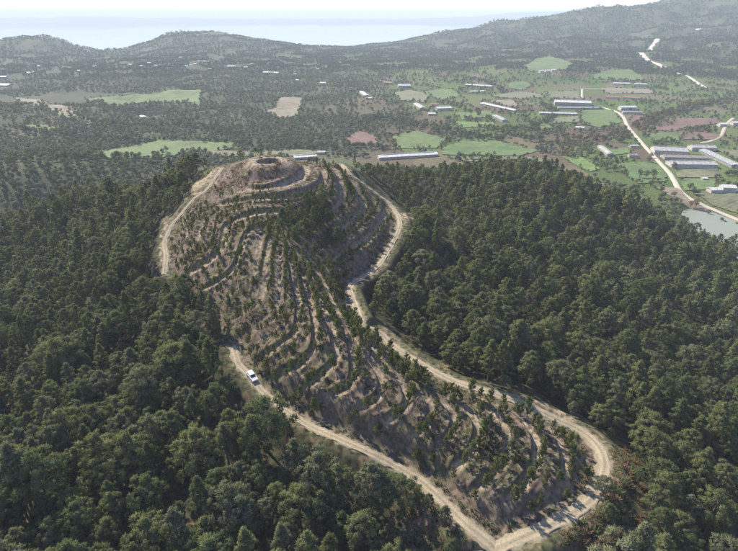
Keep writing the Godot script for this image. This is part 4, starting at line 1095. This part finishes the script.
func build_valley_trees() -> void:
	var bark := mat("bark", Color.WHITE)
	var tints := [leaf_mat("leaves_green", lin(0.10, 0.12, 0.058), 0.8), leaf_mat("leaves_russet", lin(0.17, 0.12, 0.07), 0.8), leaf_mat("leaves_dark", lin(0.082, 0.102, 0.062), 0.8), leaf_mat("leaves_olive", lin(0.15, 0.162, 0.115), 0.8)]
	var words := ["leafy green", "russet autumn", "dark evergreen", "silvery olive"]
	var neutral := leaf_mat("leaves_any", lin(1, 1, 1), 0.8)
	var near := []; var small := []
	for k in 4: near.append(make_round_tree(600 + k, [8.0, 10.0, 7.0, 5.5][k], [3.6, 3.8, 3.6, 2.9][k], 520, 0.62))
	for k in 3: small.append(make_round_tree(620 + k, [6.5, 8.0, 5.0][k], [3.4, 3.6, 2.9][k], 120, 1.25))
	var dot := make_round_tree(640, 8.0, 4.4, 44, 2.6)
	rng.seed = 606
	var spots := []
	for b in BELTS:
		var p := smooth_line(b[2], 5.0)
		for i in p.size():
			var t := (p[mini(i + 1, p.size() - 1)] - p[maxi(i - 1, 0)]).normalized()
			for k in int(maxf(1.0, b[1] / 7.0)):
				if rng.randf() < 0.2: continue
				var q: Vector2 = p[i] + Vector2(-t.y, t.x) * rng.randf_range(-0.5, 0.5) * b[1] + t * rng.randf_range(-2.5, 2.5)
				if far_at(q.x, q.y) == 2 or land_at(q.x, q.y) != 0: continue
				var c: int = b[0]
				if c == 1 and rng.randf() < 0.45: c = 0
				if c == 2 and rng.randf() < 0.3: c = 0
				spots.append([Vector3(q.x, ground(q.x, q.y) - 0.1, q.y), c, rng.randf() * TAU, rng.randf_range(0.6, 1.15), "in a tree belt between the fields"])
	for f in FIELDS:
		var p := ragged(pairs(f[2]))
		for i in p.size():
			for k in 2:
				var q := p[i].lerp(p[(i + 1) % p.size()], rng.randf()) + Vector2(rng.randf_range(-2.5, 2.5), rng.randf_range(-2.5, 2.5))
				var roll := rng.randf(); var turn := rng.randf() * TAU; var size := rng.randf_range(0.25, 0.7); var kind := rng.randi() % 4
				if roll > 0.25 + 0.75 * n_big.get_noise_2d(q.x * 3.0, q.y * 3.0) + 0.2: continue
				if land_at(q.x, q.y) != 0 or far_at(q.x, q.y) == 2: continue
				spots.append([Vector3(q.x, ground(q.x, q.y) - 0.1, q.y), kind, turn, size, "in a hedge along a field border"])
	say("belts %d" % spots.size())
	var r := 330.0
	while r < 1650.0:
		var step := 5.6 if r < 900.0 else 7.2
		var n := int(r * 1.42 / step)
		for i in n:
			var a := lerpf(-0.71, 0.71, (i + rng.randf()) / n); var rr := r + rng.randf_range(-0.4, 0.4) * step
			var x := rr * sin(a); var z := -rr * cos(a)
			var roll := rng.randf(); var turn := rng.randf() * TAU; var size := rng.randf_range(0.5, 1.0); var kind := rng.randf()
			if land_at(x, z) != 0 or far_at(x, z) != 0: continue
			var y := base_h(x, z)
			if y < 48.6: continue
			var wild := smoothstep(0.12, -0.2, a + 0.25 * n_big.get_noise_2d(x * 0.7, z * 0.7))
			var dens := lerpf(0.14, 0.72, wild) + 0.75 * n_big.get_noise_2d(x * 1.3, z * 1.3 + 300.0)
			if n_hedge.get_noise_2d(x, z * 0.75) < -0.88: dens += 0.5
			if y > 56.0 and rr < 640.0: dens = 0.95 + 0.5 * n_mid.get_noise_2d(x * 0.5, z * 0.5)
			if roll < dens: spots.append([Vector3(x, ground(x, z) - 0.1, z), 3 if kind < 0.68 else (2 if kind < 0.88 else 0), turn, size, "among the valley groves"])
		r += step
	say("valley trees %d" % spots.size())
	var shown := []
	for s in spots:
		if in_picture(s[0] + Vector3(0, 3, 0)): shown.append(s)
	shown.sort_custom(func(a, b): return a[3] / a[0].length() > b[3] / b[0].length())
	var single := {}
	for k in mini(300, shown.size()): single[shown[k][0]] = true
	var rest := [[], [], [], [], [], [], []]
	for s in spots:
		if single.has(s[0]):
			var big := "large" if s[3] > 0.9 else ("small" if s[3] < 0.7 else "middling")
			place_tree("valley_tree", near[s[1]], bark, tints[s[1]], s[0], s[2], s[3], 1.0, "%s %s tree %s" % [big, words[s[1]], s[4]], "tree", "trees of the valley floor")
		else:
			var c: Color = tints[s[1]].albedo_color.srgb_to_linear() * (0.75 + 0.5 * fposmod(s[2] * 31.0, 1.0))
			c.a = 1.0
			var rr: float = s[0].length()
			rest[s[1] if rr < 620.0 else 4 + int(s[2] * 9.0) % 3].append([stand(s[0], s[2], s[3]), c])
	var mass := thing("valley_woods", Vector3.ZERO)
	tag(mass, "olive groves and tree belts filling the valley floor", "woods", "", "stuff")
	for k in 7: crowd("trees", joined(near[k] if k < 4 else small[k - 4], bark, neutral), rest[k], mass)
	# scrub and woods of the far hills
	var hill := []
	r = 1600.0
	while r < 4000.0:
		var step := 8.5 + 3.5 * smoothstep(1600.0, 3000.0, r)
		var n := int(r * 1.42 / step)
		for i in n:
			var a := lerpf(-0.71, 0.71, (i + rng.randf()) / n); var rr := r + rng.randf_range(-0.5, 0.5) * step
			var x := rr * sin(a); var z := -rr * cos(a)
			var roll := rng.randf(); var turn := rng.randf() * TAU; var size := rng.randf_range(0.5, 1.1)
			if far_at(x, z) != 0: continue
			var h := ground(x, z)
			if h < 5.0: continue
			var dens := 0.85 - 1.5 * smoothstep(0.0, 0.5, n_big.get_noise_2d(x, z + 900.0)) + 0.25 * smoothstep(0.1, 0.5, a)
			if roll < dens:
				var v := 0.8 + 0.4 * fposmod(turn * 13.0, 1.0)
				hill.append([stand(Vector3(x, h - 0.3, z), turn, size), Color(0.068 * v, 0.09 * v, 0.056 * v)])
		r += step
	var far := thing("hill_woods", Vector3.ZERO)
	tag(far, "dark scrub woods covering the far hills and mountain", "woods", "", "stuff")
	crowd("trees", joined(dot, bark, neutral), hill, far)
	say("hill trees %d" % hill.size())

# ---------------------------------------------------------------- buildings and the car
func box_into(st: SurfaceTool, lo: Vector3, hi: Vector3) -> void:
	var c := [Vector3(lo.x, lo.y, lo.z), Vector3(hi.x, lo.y, lo.z), Vector3(hi.x, hi.y, lo.z), Vector3(lo.x, hi.y, lo.z), Vector3(lo.x, lo.y, hi.z), Vector3(hi.x, lo.y, hi.z), Vector3(hi.x, hi.y, hi.z), Vector3(lo.x, hi.y, hi.z)]
	for f in [[0, 1, 2, 3], [5, 4, 7, 6], [4, 0, 3, 7], [1, 5, 6, 2], [3, 2, 6, 7], [4, 5, 1, 0]]:
		for k in [0, 2, 1, 0, 3, 2]: st.add_vertex(c[f[k]])

func box_mesh(lo: Vector3, hi: Vector3) -> ArrayMesh:
	var st := SurfaceTool.new(); st.begin(Mesh.PRIMITIVE_TRIANGLES)
	st.set_smooth_group(-1)
	box_into(st, lo, hi)
	st.generate_normals()
	return st.commit()

func prism(outline: Array, z0: float, z1: float) -> ArrayMesh:
	# outline in x, y extruded along z
	var p := PackedVector2Array()
	for q in outline: p.append(q)
	var st := SurfaceTool.new(); st.begin(Mesh.PRIMITIVE_TRIANGLES)
	st.set_smooth_group(-1)
	var ids := Geometry2D.triangulate_polygon(p)
	for k in ids.size() / 3:
		var t := [p[ids[3 * k]], p[ids[3 * k + 1]], p[ids[3 * k + 2]]]
		if (t[1] - t[0]).cross(t[2] - t[0]) > 0.0: t.reverse()
		for q in t: st.add_vertex(Vector3(q.x, q.y, z1))
		t.reverse()
		for q in t: st.add_vertex(Vector3(q.x, q.y, z0))
	for i in p.size():
		var a := p[i]; var b := p[(i + 1) % p.size()]
		for q in [Vector3(a.x, a.y, z0), Vector3(a.x, a.y, z1), Vector3(b.x, b.y, z1), Vector3(a.x, a.y, z0), Vector3(b.x, b.y, z1), Vector3(b.x, b.y, z0)]: st.add_vertex(q)
	st.generate_normals()
	return st.commit()

func barn(called: String, a: Vector2, b: Vector2, wide: float, high: float, roof: String, wall: String, label: String, category: String, group: String) -> void:
	var roofs := {"white": lin(0.46, 0.46, 0.45), "pale": lin(0.33, 0.325, 0.31), "grey": lin(0.27, 0.28, 0.29), "red": lin(0.27, 0.12, 0.085), "brown": lin(0.22, 0.185, 0.16)}
	var walls := {"white": lin(0.44, 0.43, 0.41), "pale": lin(0.32, 0.305, 0.28), "grey": lin(0.26, 0.26, 0.26), "tan": lin(0.34, 0.28, 0.21)}
	var long := a.distance_to(b)
	var c := (a + b) * 0.5
	var y := 1e9
	for q in [a, b, c]: y = minf(y, ground(q.x, q.y))
	var o := thing(called, Vector3(c.x, y, c.y), -(b - a).angle())
	tag(o, label, category, group)
	var dirt := noise_image(31, 0.02, 0.72, 1.1, 256) if not mats.has("roof_" + roof) or not mats.has("wall_" + wall) else null
	var rm := mat("roof_" + roof, roofs[roof], 0.7, dirt, 19.0)
	var wm := mat("wall_" + wall, walls[wall], 0.9, dirt, 13.0)
	var dark := mat("opening", lin(0.33, 0.34, 0.34), 0.12)
	var hl := long * 0.5; var hw := wide * 0.5; var rise := hw * (0.42 if roof == "red" else 0.24)
	# gabled wall body, then a roof of two slopes with eaves
	var body := prism([Vector2(-hw, -1.5), Vector2(hw, -1.5), Vector2(hw, high), Vector2(0, high + rise), Vector2(-hw, high)], -hl, hl)
	var w := piece("wall", body, wm, o)
	w.rotation.y = PI / 2.0
	var e := 0.6; var drop := e * rise / hw
	var slab := prism([Vector2(-hw - e, high - drop + 0.05), Vector2(0, high + rise + 0.05), Vector2(hw + e, high - drop + 0.05), Vector2(hw + e, high - drop + 0.3), Vector2(0, high + rise + 0.32), Vector2(-hw - e, high - drop + 0.3)], -hl - 0.5, hl + 0.5)
	var r := piece("roof", slab, rm, o)
	r.rotation.y = PI / 2.0
	if roof != "red" and long > 24.0:
		var vent := piece("ridge_vent", prism([Vector2(-0.5, high + rise + 0.1), Vector2(0.5, high + rise + 0.1), Vector2(0.5, high + rise + 0.75), Vector2(0, high + rise + 0.95), Vector2(-0.5, high + rise + 0.75)], -hl * 0.9, hl * 0.9), rm, o)
		vent.rotation.y = PI / 2.0
	elif roof == "red":
		piece("chimney", box_mesh(Vector3(hl * 0.4, high, -0.9), Vector3(hl * 0.4 + 0.8, high + rise + 1.3, -0.1)), wm, o)
	var bays := clampi(int(long / 4.0), 2, 16)
	var gap := long / bays
	var win := box_mesh(Vector3(-gap * 0.2, high * 0.45, -0.06), Vector3(gap * 0.2, high * 0.75, 0.06))
	var frame := box_mesh(Vector3(-gap * 0.24, high * 0.39, -0.05), Vector3(gap * 0.24, high * 0.44, 0.16))
	for k in bays:
		if k == bays / 2: continue
		var x := -hl + gap * (k + 0.5)
		for s in [-1.0, 1.0]:
			var p := piece("window", win, dark, o)
			p.position = Vector3(x, 0, s * (hw + 0.01))
			var f := piece("sill", frame, wm, p)
			f.scale.z = s
	var door := piece("door", box_mesh(Vector3(-minf(gap * 0.35, 1.6), 0.0, hw - 0.02), Vector3(minf(gap * 0.35, 1.6), high * 0.75, hw + 0.09)), dark, o)
	door.position.x = -hl + gap * (bays / 2 + 0.5)

func build_buildings() -> void:
	for b in BUILDINGS:
		var called := "farm_shed"
		var cat := "shed"
		if "house" in b[8] and not "greenhouse" in b[8] or "cottage" in b[8] or "bungalow" in b[8]:
			called = "house"; cat = "house"
		elif "greenhouse" in b[8]:
			called = "greenhouse"; cat = "greenhouse"
		elif "barn" in b[8]:
			called = "barn"; cat = "barn"
		elif "hall" in b[8] or "factory" in b[8] or "building" in b[8] or "block" in b[8]:
			called = "industrial_hall"; cat = "hall"
		elif "hut" in b[8]:
			called = "hut"; cat = "hut"
		barn(called, Vector2(b[0], b[1]), Vector2(b[2], b[3]), b[4] * 0.9, b[5] * 0.78, b[6], b[7], b[8], cat, "farm buildings of the valley")
	rng.seed = 808
	for k in VILLAGE.size() / 2:
		var p := Vector2(VILLAGE[2 * k], VILLAGE[2 * k + 1])
		var d := Vector2(rng.randf_range(3.5, 6.0), 0).rotated(rng.randf_range(-0.5, 0.5))
		var red := k % 3 == 1
		barn("village_house", p - d, p + d, rng.randf_range(7.0, 9.5), rng.randf_range(4.0, 6.0), "red" if red else "pale", "white" if k % 2 else "pale", "red roofed pale village house far across the groves" if red else "plain pale village house far across the groves", "house", "houses of the far village")

func build_car() -> void:
	var tr: Array = TRACKS[1]
	var p := smooth_line(tr[3], 0.5)
	var lv := track_levels(p)
	var at := 0
	for i in p.size():
		if p[i].distance_to(Vector2(CAR[0], CAR[1])) < p[at].distance_to(Vector2(CAR[0], CAR[1])): at = i
	var t := (p[at + 3] - p[at - 3]).normalized()
	var o := thing("parked_car", Vector3(p[at].x, lv[at] + 0.03, p[at].y), -t.angle())
	o.rotation.z = atan2(lv[at + 3] - lv[at - 3], p[at + 3].distance_to(p[at - 3]))
	tag(o, "small white hatchback car parked on the dirt track", "car")
	var paint := mat("white_paint", lin(0.55, 0.55, 0.55), 0.25)
	paint.clearcoat_enabled = true
	paint.clearcoat = 0.6
	var glass := mat("car_glass", lin(0.02, 0.025, 0.03), 0.06)
	var rubber := mat("rubber", lin(0.02, 0.02, 0.02), 0.8)
	var rim := mat("rim_metal", lin(0.5, 0.5, 0.5), 0.8)
	var lamp := mat("lamp_glass", lin(0.7, 0.7, 0.68), 0.1)
	# front points along +x; side outline extruded across the width with a narrower cabin
	piece("body", prism([Vector2(-1.85, 0.32), Vector2(1.9, 0.32), Vector2(1.97, 0.55), Vector2(1.88, 0.78), Vector2(0.95, 0.98), Vector2(-1.75, 1.02), Vector2(-1.95, 0.9), Vector2(-1.95, 0.5)], -0.83, 0.83), paint, o)
	var cab := piece("roof", prism([Vector2(-1.72, 1.0), Vector2(0.95, 0.97), Vector2(0.25, 1.44), Vector2(-1.3, 1.48), Vector2(-1.6, 1.36)], -0.70, 0.70), paint, o)
	piece("windscreen", prism([Vector2(0.93, 1.01), Vector2(0.96, 1.03), Vector2(0.31, 1.43), Vector2(0.27, 1.42)], -0.62, 0.62), glass, o)
	piece("rear_window", prism([Vector2(-1.66, 1.07), Vector2(-1.7, 1.08), Vector2(-1.62, 1.36), Vector2(-1.58, 1.35)], -0.58, 0.58), glass, o)
	for s in [-1.0, 1.0]:
		var w := piece("side_window", prism([Vector2(-1.45, 1.06), Vector2(0.6, 1.06), Vector2(0.12, 1.38), Vector2(-1.25, 1.40)], -0.012, 0.012), glass, o)
		w.position.z = s * 0.705
		piece("headlight", box_mesh(Vector3(1.8, 0.62, s * 0.66 - 0.14), Vector3(1.95, 0.76, s * 0.66 + 0.14)), lamp, o)
		for x in [-1.2, 1.25]:
			var c := CylinderMesh.new()
			c.top_radius = 0.31; c.bottom_radius = 0.31; c.height = 0.2; c.radial_segments = 20
			var wh := piece("wheel", c, rubber, o)
			wh.rotation.x = PI / 2.0
			wh.position = Vector3(x, 0.31, s * 0.76)
			var h := CylinderMesh.new()
			h.top_radius = 0.19; h.bottom_radius = 0.19; h.height = 0.22; h.radial_segments = 14
			piece("rim", h, rim, wh)

func _ready() -> void:
	t_start = Time.get_ticks_msec()
	# camera, sky, sun, exposure
	var cam := Camera3D.new()
	cam.name = "camera"
	cam.fov = 54.06
	cam.near = 1.0
	cam.far = 60000.0
	cam.position = Vector3(0, CAM_Y, 0)
	cam.rotation_degrees = Vector3(-CAM_PITCH, 0, 0)
	add_child(cam)
	cam.current = true
	var env := Environment.new()
	env.background_mode = Environment.BG_SKY
	var sky := Sky.new()
	var sm := ProceduralSkyMaterial.new()
	sm.sky_top_color = Color(0.40, 0.51, 0.72)
	sm.sky_horizon_color = Color(0.97, 0.98, 1.0)
	sm.sky_curve = 0.2
	sm.ground_horizon_color = Color(0.85, 0.88, 0.92)
	sm.ground_bottom_color = Color(0.2, 0.2, 0.18)
	sm.sun_angle_max = 1.0
	sky.sky_material = sm
	env.sky = sky
	env.background_energy_multiplier = 0.8
	env.tonemap_mode = Environment.TONE_MAPPER_LINEAR
	env.tonemap_exposure = 2.35
	env.fog_enabled = true
	env.fog_density = 0.00014
	env.fog_light_color = Color(0.88, 0.945, 1.0)
	env.sdfgi_enabled = true
	env.ssao_enabled = true
	env.ssil_enabled = true
	var we := WorldEnvironment.new()
	we.name = "world_environment"
	we.environment = env
	add_child(we)
	var sun := DirectionalLight3D.new()
	sun.name = "sun"
	sun.light_energy = 1.5
	sun.light_color = Color(1.0, 0.955, 0.88)
	sun.light_angular_distance = 0.5
	sun.shadow_enabled = true
	var az := deg_to_rad(-42.0); var el := deg_to_rad(42.0)
	var towards := Vector3(sin(az) * cos(el), sin(el), -cos(az) * cos(el))
	add_child(sun)
	sun.look_at_from_position(Vector3.ZERO, -towards, Vector3.UP)
	# noises
	var set_up := [[n_fine, 11, 0.22, 3], [n_mid, 12, 0.045, 3], [n_big, 13, 0.0065, 4], [n_hill, 14, 0.0028, 4]]
	for s in set_up:
		s[0].seed = s[1]
		s[0].frequency = s[2]
		s[0].fractal_octaves = s[3]
		s[0].noise_type = FastNoiseLite.TYPE_SIMPLEX_SMOOTH
	for s in [n_plot, n_hedge]:
		s.seed = 15
		s.frequency = 0.015
		s.noise_type = FastNoiseLite.TYPE_CELLULAR
		s.fractal_type = FastNoiseLite.FRACTAL_NONE
		s.cellular_distance_function = FastNoiseLite.DISTANCE_MANHATTAN
		s.cellular_jitter = 0.75
	n_plot.cellular_return_type = FastNoiseLite.RETURN_CELL_VALUE
	n_hedge.cellular_return_type = FastNoiseLite.RETURN_DISTANCE2_SUB
	rng.seed = 1
	# the land
	build_base()
	say("base")
	cut_terraces()
	say("terraces")
	map_land()
	say("land use")
	build_terrain()
	say("terrain")
	build_water()
	build_tracks()
	rng.seed = 3
	build_fields()
	say("fields")
	# what stands on it
	build_buildings()
	say("buildings")
	build_forest()
	build_valley_trees()
	build_saplings()
	build_undergrowth()
	build_car()
	say("done")
